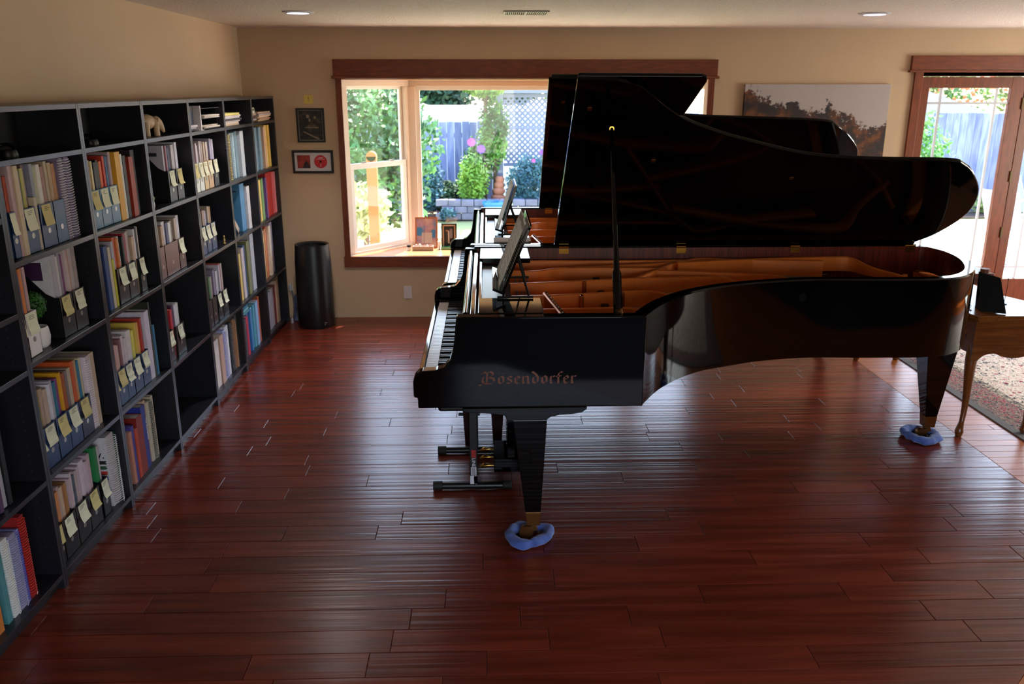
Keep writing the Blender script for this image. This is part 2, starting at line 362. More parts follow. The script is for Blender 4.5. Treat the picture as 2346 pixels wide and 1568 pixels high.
BOOKS=[
(1,'B',[('F', -4.439, -4.392, '1c3a66', 1), ('B', -4.391, -4.365, 0.37, 'c8a8b0'), ('B', -4.364, -4.334, 0.36, 'cdb79a'), ('F', -4.33, -4.237, '1c3a66', 1), ('B', -4.233, -4.211, 0.22, 'c9b9a4'), ('F', -4.207, -4.087, '1c3a66', 1), ('F', -4.083, -3.984, '24507c', 2), ('S', -3.98, -3.937, 0.36, '8c7c9c', 'eeeef4'), ('S', -3.933, -3.876, 0.36, '6a5684', 'eeeef4')],[(-4.439, -4.392, 0.34, '8c94a0 b04830'), (-4.327, -4.237, 0.35, 'b84058 9098b8 b8b060 805868'), (-4.203, -4.087, 0.35, '9094a8 c8c8a8 e4dcd8 a87c78'), (-4.079, -3.988, 0.355, 'bca890 c0a080 c48c64')]),
(1,'C',[('F', -4.482, -4.454, 'e8e0e4', 1), ('F', -4.45, -4.356, 'e8e0e4', 1), ('F', -4.157, -4.038, '0c0c10', 1), ('F', -4.034, -3.917, '0c0c10', 1)],[(-4.482, -4.454, 0.35, '8c8088 c8c4c4'), (-4.447, -4.356, 0.36, '3c5090 e08040 207078 c8a0a4'), (-4.157, -4.038, 0.37, 'd0ccd4 c0b8c4 e0d8dc 9c94a4 7c2470'), (-4.034, -3.921, 0.385, 'd0b8bc c89078 c8b4b8 a89898')]),
(1,'D',[('F', -4.51, -4.461, '1c3a66', 1), ('F', -4.46, -4.352, '1c3a66', 1), ('F', -4.348, -4.24, '1c3a66', 1), ('F', -4.239, -4.13, '1c3a66', 1), ('F', -4.128, -4.015, '14203c', 1), ('S', -4.01, -3.962, 0.36, 'd8c8d4', 'f2eaf0'), ('B', -3.961, -3.907, 0.36, 'cbb19a')],[(-4.514, -4.461, 0.33, 'c03020 a01824'), (-4.457, -4.352, 0.34, 'e06c30 b8b030 c0a898 c4ac9c'), (-4.344, -4.24, 0.35, 'd8d0dc b0a8b4 206c8c 803078'), (-4.235, -4.13, 0.36, 'e0a018 a85428 7c7078 c0ac98'), (-4.126, -4.019, 0.37, 'd05828 c89c6c 3078a0 d8cca8')]),
(1,'E',[('F', -4.474, -4.437, '0c0c10', 1), ('F', -4.433, -4.305, '0c0c10', 1), ('F', -4.303, -4.182, '0c0c10', 1), ('F', -4.181, -4.061, '0c0c10', 1), ('F', -4.041, -3.965, '0c0c10', 1), ('S', -3.939, -3.826, 0.37, 'd6ccd2', 'd8d8dc'), ('B', -3.825, -3.816, 0.36, '3c7a50'), ('B', -3.804, -3.796, 0.35, 'b4b088')],[(-4.47, -4.437, 0.32, 'b8a4c4'), (-4.429, -4.305, 0.33, 'd08858 b8a0a0 c8a894 a86c40 b08050'), (-4.3, -4.187, 0.34, 'c4a8b0 d0bcc4 505868 b8a0a0 c0a8b0'), (-4.177, -4.061, 0.35, 'd8c4d0 c8b0bc c4a4b0'), (-4.036, -3.97, 0.36, '288048 d0c0c8')]),
(0,'E',[('B', -4.996, -4.946, 0.33, 'c4702c'), ('B', -4.911, -4.879, 0.33, '4c8890'), ('S', -4.875, -4.826, 0.34, 'e0dcd8', 'f0f0f0'), ('S', -4.822, -4.767, 0.33, '9a98b8', 'a8a8d0'), ('S', -4.764, -4.743, 0.33, '8888c0', '5050c0'), ('S', -4.739, -4.693, 0.37, 'a02020', 'e03828')],[]),
(0,'D',[('B', -4.848, -4.826, 0.37, '5a3c60'), ('B', -4.817, -4.785, 0.36, 'b8b4c0'), ('B', -4.779, -4.753, 0.38, '18181c')],[]),
(2,'B',[('F', -3.729, -3.622, '4a7494', 1), ('F', -3.62, -3.514, '4a7494', 1), ('F', -3.512, -3.412, '4a7494', 1), ('B', -3.406, -3.345, 0.345, 'e0a020'), ('B', -3.344, -3.311, 0.33, 'd8d4cc'), ('B', -3.299, -3.264, 0.32, '303038'), ('B', -3.247, -3.193, 0.31, '9c2c14'), ('B', -3.187, -3.138, 0.34, '281820')],[(-3.724, -3.627, 0.33, 'd8c0b0 c07840 b89878 e0d0a0'), (-3.617, -3.514, 0.32, '282c38 181818 202020 d8602c'), (-3.509, -3.412, 0.345, 'c83828 2c6894 5c4868 c0a8b0')]),
(2,'C',[('B', -3.748, -3.708, 0.33, 'd4bca8'), ('B', -3.703, -3.662, 0.32, '1c2448'), ('B', -3.66, -3.619, 0.32, '28407c'), ('B', -3.618, -3.593, 0.31, 'd0bca8'), ('B', -3.591, -3.577, 0.3, '202024'), ('B', -3.575, -3.555, 0.24, 'c8c020'), ('F', -3.549, -3.426, '201418', 1), ('F', -3.42, -3.307, '201418', 1), ('B', -3.301, -3.271, 0.31, 'caa890'), ('F', -3.264, -3.189, '182420', 1)],[(-3.544, -3.426, 0.34, 'b8b0c0 c8502c d07838 c0bcb8'), (-3.414, -3.307, 0.345, '181c1c b02438 c0a0a4 a08c84'), (-3.258, -3.189, 0.35, 'd4ccd4 302824 c8b8b0')]),
(2,'D',[('F', -3.772, -3.709, '1c3a66', 1), ('F', -3.704, -3.603, '1c3a66', 1), ('F', -3.602, -3.515, '1c3a66', 1), ('F', -3.509, -3.4, '1c3a66', 1), ('F', -3.394, -3.292, '1c3a66', 1), ('B', -3.285, -3.226, 0.39, 'd4c8dc'), ('B', -3.224, -3.206, 0.43, '2c2c1c'), ('B', -3.199, -3.172, 0.29, '2c6c94')],[(-3.768, -3.709, 0.3, 'd08c9c c0b0c4'), (-3.698, -3.609, 0.31, 'c88c60 d8a8a4 d0b4a8'), (-3.597, -3.515, 0.33, '8c5c60 d0bcc4 d4c4cc'), (-3.504, -3.406, 0.34, 'd8ccd0 dcd4d4 e0d060'), (-3.387, -3.298, 0.36, 'd8b850 e8a860 d89840 b83830')]),
(2,'E',[('B', -3.678, -3.648, 0.29, 'c0806c'), ('B', -3.647, -3.63, 0.31, '4c3c8c'), ('B', -3.628, -3.612, 0.31, '383c90'), ('B', -3.606, -3.576, 0.28, 'c04830'), ('B', -3.57, -3.495, 0.33, '8c2014'), ('B', -3.488, -3.43, 0.36, '24308c'), ('B', -3.424, -3.391, 0.37, 'cca888'), ('B', -3.389, -3.358, 0.35, 'c8bca8'), ('S', -3.357, -3.324, 0.35, '989080', '404040'), ('B', -3.322, -3.283, 0.36, 'c4b49c')],[]),
(3,'B',[('F', -2.693, -2.573, '0c0c10', 1), ('F', -2.557, -2.447, '0c0c10', 1)],[(-2.686, -2.58, 0.33, 'c8c0d4 9c5c6c d4cce0 2c3868'), (-2.549, -2.455, 0.34, 'c8c0cc dcd8ec')]),
(3,'C',[('F', -2.976, -2.885, '745048', 0), ('F', -2.877, -2.66, '745048', 0), ('F', -2.652, -2.548, '5c4038', 1)],[(-2.969, -2.885, 0.3, 'a8a09c e4dcd0'), (-2.87, -2.668, 0.31, 'b49480 d0c8d0 505078 d8d0d4 807870'), (-2.644, -2.556, 0.32, 'b8a094 c4bcc8')]),
(3,'D',[('F', -2.988, -2.898, '201c20', 1), ('B', -2.891, -2.86, 0.3, 'c02030'), ('F', -2.852, -2.71, '201c20', 1)],[(-2.98, -2.906, 0.3, 'd8b09c dcc8c0 c8b0b8'), (-2.845, -2.718, 0.32, '4c2450 d0ccd8 c4c4c4')]),
(3,'E',[],[]),
(4,'B',[('F', -2.229, -2.14, 'e4e8e0', 1), ('F', -2.131, -2.049, 'e4e8e4', 1), ('F', -2.04, -1.955, 'd8b888', 1), ('F', -1.946, -1.848, 'd8b088', 1), ('F', -1.828, -1.727, '141820', 1)],[(-2.22, -2.149, 0.31, '30386c a84848'), (-2.122, -2.058, 0.31, 'c8bcc8 c4b4bc'), (-2.031, -1.965, 0.315, 'bcb0b4 b4a09c'), (-1.936, -1.858, 0.32, 'c0ac98 c4b4b0'), (-1.818, -1.737, 0.33, 'a8a4c4 b8b0c8')]),
(4,'C',[('F', -2.211, -2.128, '24406c', 1), ('F', -2.118, -2.022, '24406c', 1), ('F', -2.013, -1.913, '24406c', 1)],[(-2.202, -2.137, 0.28, 'a89c9c b8a8a8'), (-2.109, -2.032, 0.29, 'a88c80 b4b0c8'), (-2.003, -1.923, 0.3, 'b09c8c a87c54')]),
(4,'D',[('F', -2.234, -2.146, '382828', 0), ('F', -2.137, -2.046, '382828', 0), ('F', -2.026, -1.922, '1c2028', 1), ('F', -1.911, -1.792, '1c2028', 1)],[(-2.224, -2.156, 0.33, 'ccb4b8 bca09c'), (-2.127, -2.056, 0.33, '507850 a08c84'), (-2.016, -1.932, 0.35, '8c7c98 c0b8c4'), (-1.9, -1.803, 0.37, 'c4bcc8 c04038 bcaca8')]),
(4,'E',[('S', -2.254, -2.194, 0.3, '403838', 'e8e0c8'), ('B', -2.184, -2.091, 0.34, 'dccccc'), ('B', -2.08, -2.006, 0.35, 'c8a090'), ('S', -1.995, -1.929, 0.36, 'b8b8e0', '7878b0'), ('B', -1.918, -1.84, 0.37, 'd8d4dc'), ('S', -1.828, -1.771, 0.37, '24282c', '505860'), ('S', -1.759, -1.689, 0.38, '6c4c34', 'c88440'), ('B', -1.677, -1.599, 0.39, '2c2824')],[]),
(5,'B',[('B', -1.503, -1.436, 0.32, 'd8b898'), ('S', -1.425, -1.368, 0.33, 'd0c080', '202020'), ('B', -1.356, -1.298, 0.335, '9cb8c8'), ('B', -1.286, -1.239, 0.335, '9cb8c8'), ('B', -1.227, -1.167, 0.34, '6c8ca0'), ('B', -1.13, -1.042, 0.34, 'bcc4d0')],[]),
(5,'C',[('B', -1.216, -1.102, 0.36, '4888bc'), ('B', -1.089, -1.01, 0.33, 'd0ccd4')],[]),
(5,'D',[('B', -1.528, -1.504, 0.35, 'd8b060'), ('B', -1.492, -1.456, 0.36, 'e09460'), ('B', -1.443, -1.406, 0.36, 'e0c468'), ('B', -1.369, -1.306, 0.39, 'ccbcc0'), ('B', -1.293, -1.242, 0.4, '28508c'), ('B', -1.229, -1.163, 0.42, '7c7c50'), ('B', -1.096, -1.0, 0.45, 'b8b8c4')],[]),
(5,'E',[('B', -1.455, -1.417, 0.3, '505058'), ('B', -1.415, -1.365, 0.31, 'c02848'), ('B', -1.352, -1.299, 0.32, '4870a0'), ('B', -1.286, -1.245, 0.33, '3878b8'), ('B', -1.232, -1.191, 0.34, '80b4d4'), ('B', -1.19, -1.15, 0.35, '509cb0'), ('B', -1.136, -1.094, 0.36, '88b4d8'), ('B', -1.093, -1.037, 0.36, '9c98c0'), ('B', -1.023, -0.994, 0.38, 'b8582c')],[]),
(6,'B',[('B', -0.724, -0.696, 0.345, '7c98ac'), ('B', -0.692, -0.664, 0.345, '7c98ac'), ('B', -0.66, -0.632, 0.345, '7c98ac'), ('B', -0.627, -0.599, 0.345, '7c98ac'), ('B', -0.595, -0.566, 0.345, '7c98ac'), ('B', -0.561, -0.532, 0.345, '7c98ac'), ('B', -0.528, -0.499, 0.345, '7c98ac'), ('B', -0.494, -0.465, 0.345, '7c98ac'), ('B', -0.421, -0.361, 0.34, 'e0b8a0'), ('B', -0.345, -0.268, 0.35, 'f0d07c'), ('B', -0.267, -0.205, 0.35, 'e8c468')],[]),
(6,'C',[('B', -0.763, -0.706, 0.34, 'e4cc74'), ('B', -0.705, -0.648, 0.34, 'e8c868'), ('B', -0.633, -0.574, 0.34, '78a068'), ('B', -0.573, -0.514, 0.34, '5c8c5c'), ('B', -0.499, -0.468, 0.34, '6c4c8c'), ('B', -0.453, -0.247, 0.37, 'b82020'), ('B', -0.23, -0.165, 0.36, 'e06878'), ('B', -0.164, -0.122, 0.36, 'e88c94')],[]),
(6,'D',[('B', -0.726, -0.681, 0.4, 'e4c070'), ('B', -0.68, -0.635, 0.41, 'e8d8c0'), ('B', -0.62, -0.573, 0.42, 'e49868'), ('B', -0.572, -0.526, 0.43, 'c84030'), ('B', -0.525, -0.462, 0.43, 'e8dcc8'), ('B', -0.43, -0.332, 0.44, '9890b0')],[]),
(6,'E',[('B', -0.693, -0.598, 0.33, 'a8a4b4'), ('B', -0.597, -0.483, 0.34, 'b4b0c0'), ('B', -0.467, -0.434, 0.35, '7c2c34'), ('B', -0.432, -0.349, 0.38, 'caa894'), ('B', -0.347, -0.263, 0.39, 'c4a890')],[])
]
# ------------------------------------------------------------------ bookcases
bk = M('bookcase_black', '201f26', .32, var=.15, scale=30, stretch=(1, 1, .2), bump=.00015, bscale=120, bstretch=(1, .2, 1), spec=.6)
bkin = M('bookcase_back', '121016', .6)
UW = .7387; BF = .29; ENDY = -.10
SHELF = {'A': 1.82, 'B': 1.43, 'C': 1.018, 'D': .52, 'E': .07}
ORD = ['nearest the window wall', 'second from the window wall', 'third from the window wall', 'fourth from the window wall', 'fifth from the window wall', 'sixth from the window wall', 'seventh from the window wall', 'farthest from the window wall']
for j in range(8):
    yf, yn = ENDY-UW*j-.001, ENDY-UW*(j+1)+.001
    t = thing('bookcase', (.15, (yf+yn)/2, 0), 'tall black open bookcase, '+ORD[j], 'bookcase', 'black bookcases along the left wall')
    bx('side_panel', bk, t, .012, BF, yf-.018, yf, 0, 2.02, bevel=.0012); bx('side_panel', bk, t, .012, BF, yn, yn+.018, 0, 2.02, bevel=.0012)
    bx('top_panel', bk, t, .012, BF-.001, yn+.018, yf-.018, 1.998, 2.02, bevel=.0012)
    bx('back_panel', bkin, t, .006, .011, yn, yf, .0, 2.02)
    bx('base_panel', bk, t, .25, .262, yn+.018, yf-.018, 0, .048)
    zs = [1.82, 1.43, 1.018, .52, .07] if j < 6 else [1.61, 1.235, 1.0, .515, .07]
    for z in zs: bx('shelf', bk, t, .012, BF-.001, yn+.018, yf-.018, z-.022, z, bevel=.0012)
    hol = MB()
    for k in range(48):
        z = .2+k*.036
        for xx in (.055, .235): hol.box(xx-.0025, xx+.0025, yf-.0185, yf-.0178, z-.0025, z+.0025)
    hol.build('peg_holes', M('peg_hole', '3c3a40', .6), t)

RN = {'A': 'top', 'B': 'second', 'C': 'third', 'D': 'fourth', 'E': 'bottom'}
BN = {6: 'bookcase nearest the window wall', 5: 'second bookcase from window wall', 4: 'third bookcase from window wall', 3: 'fourth bookcase from window wall', 2: 'fifth bookcase from window wall', 1: 'sixth bookcase from window wall', 0: 'leftmost visible bookcase'}
def cname(h):
    import colorsys
    r, g, b = (int(h[i:i+2], 16)/255 for i in (0, 2, 4)); hh, s, v = colorsys.rgb_to_hsv(r, g, b); hh *= 360
    if v < .22: return 'black'
    if s < .13: return 'white' if v > .75 else 'grey'
    if v < .4 and s < .45: return 'dark grey'
    if hh < 18 or hh > 340: return ('pink' if v > .6 and s < .55 else 'brown' if s < .5 else 'red')
    if hh < 42: return 'cream' if s < .4 and v > .6 else 'brown' if v < .65 else 'orange'
    if hh < 68: return 'cream' if s < .3 else 'yellow' if v > .55 else 'olive'
    if hh < 165: return 'green'
    if hh < 195: return 'teal'
    if hh < 250: return 'pale blue' if s < .35 and v > .5 else 'dark blue' if v < .5 else 'blue'
    return 'lilac' if s < .3 else 'purple'
paper = M('page_block', 'd8ccc0', .8, var=.15, scale=200, stretch=(1, 6, .2))
stick = M('sticky_paper', 'e6e4c8', .7, var=.06, scale=12); stick2 = M('sticky_paper_yellow', 'd8c888', .7, var=.06, scale=12)
Yb = lambda bay: ENDY-UW*(7-bay)+.0225
pend = []   # (object, colour, kind, row, bay, y)
FRONT = .262
def book(y0, y1, z, h, col, depth=.21, coil=None, x1=FRONT, kind='book', lean=0):
    w = y1-y0; par = thing('spiral_book' if coil else 'book', (x1-depth/2, (y0+y1)/2, z))
    m = paint(col); c = min(.003, w*.15); x0 = x1-depth
    if coil:
        MB().box(x0, x1-.008, y0+w*.12, y1-w*.12, z, z+h).build('cover', m, par, bevel=.001)
        pts = []; n = 30; r = w*.46
        for k in range(n*7+1):
            a = 2*PI*k/7; pts.append((x1-.008+r*.6*math.cos(a)-.002, (y0+y1)/2+r*math.sin(a), z+.008+(h-.016)*k/(n*7)))
        MB().tube(pts, .0016, 4).build('coil', M('coil_'+coil, coil, .35), par)
    else:
        b = MB(); b.box(x0, x1, y0, y0+c, z, z+h); b.box(x0, x1, y1-c, y1, z, z+h); b.box(x1-c, x1, y0+c, y1-c, z, z+h)
        b.build('cover', m, par)
        bx('pages', paper, par, x0+.003, x1-c, y0+c, y1-c, z+.002, z+h-.003)
    return par
def booklet(y0, y1, z, h, col, x1=.245, depth=.215):
    b = MB(); w = y1-y0
    b.add([(x1-depth, y0, z), (x1-.001, y0, z), (x1, y0+w*.3, z), (x1, y1-w*.3, z), (x1-.001, y1, z), (x1-depth, y1, z)]+[(x1-depth, y0, z+h), (x1-.001, y0, z+h), (x1, y0+w*.3, z+h), (x1, y1-w*.3, z+h), (x1-.001, y1, z+h), (x1-depth, y1, z+h)],
          [(i, (i+1) % 6, 6+(i+1) % 6, 6+i) for i in range(6)]+[(5, 4, 3, 2, 1, 0), (6, 7, 8, 9, 10, 11)])
    return b.build('score_booklet', paint(col))
def magfile(y0, y1, z, col, stk, deep=.25):
    x1 = FRONT-.004; par = thing('magazine_file', (x1-.12, (y0+y1)/2, z)); m = M('file_'+col, col, .4); th = .0022; hf = .185; deep = .243
    b = MB()
    b.box(x1-th, x1, y0, y1, z, z+hf); b.box(x1-deep, x1-deep+th, y0, y1, z, z+.30); b.box(x1-deep, x1, y0, y1, z, z+th)
    prof = [(x1-deep, z), (x1, z), (x1, z+hf)]+[(x1-.02-.14*t, z+hf+.115*(t*t*(3-2*t))) for t in (0, .25, .5, .75, 1)]+[(x1-deep, z+.30)]
    for ya, yb in ((y0, y0+th), (y1-th, y1)): b.prism(prof, XZ, ya, yb)
    b.build('holder', m, par)
    w = y1-y0
    MB().lathe([(.001, x1+.0004), (.012, x1+.0004), (.012, x1+.001), (.001, x1+.001)], (0, (y0+y1)/2, z+.07), 14, ax='x').build('finger_ring', M('ring_chrome', 'a8a49c', .3, .8), par)
    if stk == 1:
        sw = min(.076, w*.84); ym = (y0+y1)/2+random.uniform(-.004, .004); n = 6; vs = []; zz = z+hf-.004
        for k in range(n+1):
            t = k/n; xo = x1+.0012+.012*t*t*random.uniform(.5, 1.2) if w > .04 else x1+.0012+.004*t
            for q in (-.5, .5): vs.append((xo, ym+q*sw+.006*t*t, zz-.088*t))
        fs = [(2*k, 2*k+1, 2*k+3, 2*k+2) for k in range(n)]
        o = MB().add(vs, fs).build('sticky_note', stick if random.random() < .75 else stick2, par)
        sm = o.modifiers.new('thick', 'SOLIDIFY'); sm.thickness = .0005
        if w > .05:
            s = MB()
            for k in range(3):
                a = random.uniform(.15, .3)*sw; l = random.uniform(.3, .6)*sw; zc = zz-.010-.007*k
                s.box(x1+.0018, x1+.0024, ym-sw/2+a, ym-sw/2+min(a+l, sw*.95), zc, zc+.0018)
            s.build('handwriting', M('ink', '3c3a34', .7), o)
    return par
def put(o, col, kind, row, bay, y): pend.append((o, cname(col), kind, row, bay, y))
for bay, row, items, inner in BOOKS:
    z = SHELF[row]+.0006; cap = {'A': .17, 'B': .364, 'C': .384, 'D': .47, 'E': .42}[row]
    for e in items:
        k, y0, y1 = e[:3]
        if k == 'F': put(magfile(y0, y1, z, e[3], e[4]), e[3], 'magazine file', row, bay, y0)
        elif k == 'B': put(book(y0, y1, z, min(e[3], cap), e[4], depth=random.uniform(.19, .22), x1=FRONT+random.uniform(-.02, .004)), e[4], 'book', row, bay, y0)
        elif k == 'S': put(book(y0, y1, z, min(e[3], cap), e[4], coil=e[5]), e[4], 'spiral-bound book', row, bay, y0)
    for y0, y1, h, cs in inner:
        cs = cs.split(); y0 = max(y0, Yb(bay)); y0 += .003; y1 -= .003; n = len(cs); ws = [random.uniform(.7, 1.3) for _ in cs]; s = sum(ws); yy = y0
        for c, w_ in zip(cs, ws):
            w = (y1-y0)*w_/s
            put(booklet(yy+.0004, yy+w-.0006, z+.003, min(h+random.uniform(-.02, .004), cap-.004), c, x1=.24+random.uniform(-.006, .004)), c, 'score booklet', row, bay, yy); yy += w
NUM = ['', 'leftmost', 'second', 'third', 'fourth', 'fifth', 'sixth', 'seventh', 'eighth', 'ninth', 'tenth', 'eleventh', 'twelfth', 'thirteenth', 'fourteenth', 'fifteenth']
by = {}
for o, c, k, r, b, y in pend: by.setdefault((c, k, r, b), []).append((y, o))
for (c, k, r, b), l in by.items():
    l.sort(key=lambda q: q[0]); n = len(l); where = '%s shelf of %s' % (RN[r], BN[b])
    vert = {'magazine file': 'magazine file', 'book': 'book', 'spiral-bound book': 'spiral-bound book', 'score booklet': 'score booklet'}[k]
    for i, (y, o) in enumerate(l):
        pos = '' if n == 1 else ('leftmost ' if i == 0 else 'rightmost ' if i == n-1 else NUM[i+1]+' from left ')
        tag(o, '%s%s %s, %s' % (pos, c, vert, where), {'magazine file': 'magazine file', 'book': 'book', 'spiral-bound book': 'book', 'score booklet': 'booklet'}[k], {'magazine file': 'magazine files', 'book': 'books', 'spiral-bound book': 'spiral-bound books', 'score booklet': 'score booklets'}[k]+' in the left wall bookcases')

# lettering on two book spines / a cover
def find(bay, row, yt):
    return min((p for p in pend if p[4] == bay and p[3] == row and 'book' in p[2] and 'booklet' not in p[2]), key=lambda p: abs(p[5]-yt))[0]
nb = find(2, 'E', -3.33)
def yof(bay, row, idx, kinds='BS'):
    for b, r, it, inn in BOOKS:
        if b == bay and r == row: return [e for e in it if e[0] in kinds][idx]
e = yof(2, 'E', 5); 
bb = min([p for p in pend if p[4] == 2 and p[3] == 'E'], key=lambda p: abs(p[5]-e[1]))[0]
text('The Complete', M('spine_white', 'e8e8f0', .6), bb, .022, frame_mtx((.2675, (e[1]+e[2])/2, .30), (0, 0, -1), (0, 1, 0)))
e = yof(1, 'E', 0)
bb = min([p for p in pend if p[4] == 1 and p[3] == 'E' and 'spiral' in p[2]], key=lambda p: abs(p[5]-e[1]))[0]
yy = e[1]+(e[2]-e[1])*.12-.0008
text('dy.', M('print_black', '101010', .6), bb, .06, frame_mtx((.205, yy, .35), (1, 0, 0), (0, 0, 1)))
bx('printed_panel', M('print_red', 'c02818', .6), bb, .085, .16, yy-.0004, yy+.0006, .24, .40)
for k, c in enumerate(('181818', '285038', 'c03028', '3878b0')): bx('printed_stripe', M('print_'+c, c, .6), bb, .165, .245, yy-.0004, yy+.0006, .30-.028*k, .318-.028*k)
# cover art seen on the boards facing the camera
def coverpatch(bay, row, kindsub, col, x0, x1, z0, z1, idx=0):
    l = sorted([p for p in pend if p[4] == bay and p[3] == row and kindsub in p[2]], key=lambda p: p[5]); o = l[idx][0]
    ys = [(wloc(c)+Vector(v)).y for c in [o]+list(o.children) if c.type == 'MESH' for v in c.bound_box]
    y = min(ys)-.0006; bx('cover_print', M('print_'+col, col, .6), o, x0, x1, y, y+.0004, z0, z1)
coverpatch(1, 'C', 'booklet', 'a82c14', .06, .15, 1.26, 1.33, 6); coverpatch(1, 'C', 'booklet', '38103c', .10, .20, 1.28, 1.36, 6)
coverpatch(3, 'B', 'booklet', '2c2c34', .07, .20, 1.70, 1.72, 0)
coverpatch(5, 'C', 'book', '303038', .16, .22, 1.32, 1.33, 0)

# ------------------------------------------------------------------ ornaments on the shelves
def Yat(bay, f):  # f 0 near .. 1 far inside a bay
    j = 6-bay; return ENDY-UW*(j+1)+.022+f*(UW-.044)
green = M('leaf_topiary', '3c7a28', .55, col2='1c4414', scale=40, rnd=.1)
potw = M('ceramic_white', 'e4dce0', .35)
def pot(parent, c, r, h, mat, name='pot'):
    return MB().lathe([(r*.7, 0), (r*.9, h*.12), (r, h*.5), (r*.92, h*.9), (r*.86, h), (r*.78, h), (r*.8, h*.8), (.001, h*.78)], c, 24).build(name, mat, parent, smooth=1)
def leafball(c, R, n, s, seed, sq=1):
    rnd = random.Random(seed); mb = MB()
    for i in range(n):
        d = Vector((rnd.gauss(0, 1), rnd.gauss(0, 1), rnd.gauss(0, 1))).normalized(); p = Vector(c)+Vector((d.x, d.y, d.z*sq))*R*rnd.uniform(.82, 1)
        a = d.cross(Vector((rnd.gauss(0, 1), rnd.gauss(0, 1), rnd.gauss(0, 1)))).normalized(); b = d.cross(a); tl = d*rnd.uniform(-.4, .8)
        a = (a+tl).normalized()*s*rnd.uniform(.7, 1.3); b = b*s*.45
        mb.add([p-a, p-b*.9, p+a, p+b*.9], [(0, 1, 2, 3)])
    return mb
t = thing('potted_topiary', (.205, -4.283, 1.018), 'ball topiary in a round white pot, third shelf of the sixth bookcase', 'potted plant')
pot(t, (.205, -4.283, 1.018), .052, .09, potw); MB().tube([(.205, -4.283, 1.09), (.205, -4.283, 1.15)], .006).build('stem', M('stem_brown', '5c4020', .8), t)
leafball((.2, -4.283, 1.20), .062, 900, .009, 3).build('foliage', green, t)
MB().lathe([(.001, 1.09), (.04, 1.09), (.04, 1.086), (.001, 1.086)], (.205, -4.283, 0), 16).build('soil', M('soil', '2c1c14', .9), t)
t = thing('potted_succulent', (.235, -2.985, 1.43), 'small succulent in a white pot, second shelf of the fourth bookcase', 'potted plant')
pot(t, (.235, -2.985, 1.43), .037, .052, potw)
mb = MB()
for k in range(26):
    a = k*2.4; r = .004+.0012*k; q = Vector((.235+r*math.cos(a), -2.985+r*math.sin(a), 1.478)); d = Vector((math.cos(a)*.5, math.sin(a)*.5, 1)).normalized()
    mb.tube([q, q+d*.012, q+d*.024], [.004, .0055, .001], 5)
mb.build('leaves', M('succulent_green', '9cb890', .6), t, smooth=1)
# elephant ornament
t = thing('elephant_figurine', (.2, Yat(3, .43), 1.82), 'cream ceramic elephant figurine on the top shelf of the fourth bookcase', 'figurine')
ey = Yat(3, .43)
def blob(pts, rs, n=12): return MB().tube(pts, rs, n)
ec = M('ceramic_cream', 'c8a888', .45)
b = blob([(.15, ey-.075, 1.885), (.16, ey-.06, 1.895), (.18, ey-.02, 1.90), (.19, ey+.03, 1.90), (.2, ey+.06, 1.89)], [.01, .035, .048, .046, .012])
b.build('body', ec, t, smooth=1, sub=1)
b = blob([(.2, ey+.03, 1.905), (.215, ey+.05, 1.91), (.23, ey+.065, 1.89), (.245, ey+.07, 1.86), (.252, ey+.075, 1.835)], [.02, .034, .026, .014, .008]); b.build('head', ec, t, smooth=1, sub=1)
for (a, c) in ((.155, -.05), (.2, -.045), (.17, .03), (.225, .035)): MB().lathe([(.016, 1.82), (.016, 1.86), (.02, 1.90)], (a, ey+c, 0), 12).build('leg', ec, t, smooth=1)
for s in (-.02, .028): MB().obox((.205+s, ey+.045, 1.895), (.004, .004, 0), (-.01, .014, 0), (0, 0, .024)).build('ear', ec, t, bevel=.004)
# small plant sprig at the left of the fourth bookcase top shelf
t = thing('leaf_sprig', (.24, Yat(3, .03), 1.82), 'yellow-green leaf sprig in a tiny cup beside the elephant', 'plant')
pot(t, (.24, Yat(3, .035), 1.82), .014, .03, M('cup_dark', '14161c', .3), 'cup')
mb = MB()
for k in range(7):
    a = k*.9; q = Vector((.24, Yat(3, .035), 1.845)); d = Vector((math.cos(a)*.5, math.sin(a)*.5, 1.3)); mb.add([q, q+d*.025+Vector((0, .006, 0)), q+d*.045, q+d*.025-Vector((0, .006, 0))], [(0, 1, 2, 3)])
mb.build('leaves', M('sprig_leaf', '8c9c48', .6), t)
# cable coils / dark gadgets on the first two top shelves
for bay in (1, 2):
    yc = Yat(bay, .3)
    t = thing('black_headset', (.17, yc, 1.82), 'black headset lying on the top shelf of the %s' % BN[bay], 'headset')
    gm = M('gadget_black', '0a0a0c', .4, spec=.3)
    pts = [(.17+.06*math.cos(a), yc+.09*math.sin(a), 1.835+.03*math.sin(a)**2) for a in [k*PI/12 for k in range(13)]]
    MB().tube(pts, .008, 8).build('headband', gm, t, smooth=1)
    for s in (0, -1): MB().lathe([(.001, 1.82), (.035, 1.82), (.038, 1.832), (.032, 1.85), (.001, 1.852)], (.17+(.06 if s == 0 else -.06), yc-.02, 0), 18).build('ear_cup', gm, t, smooth=1)
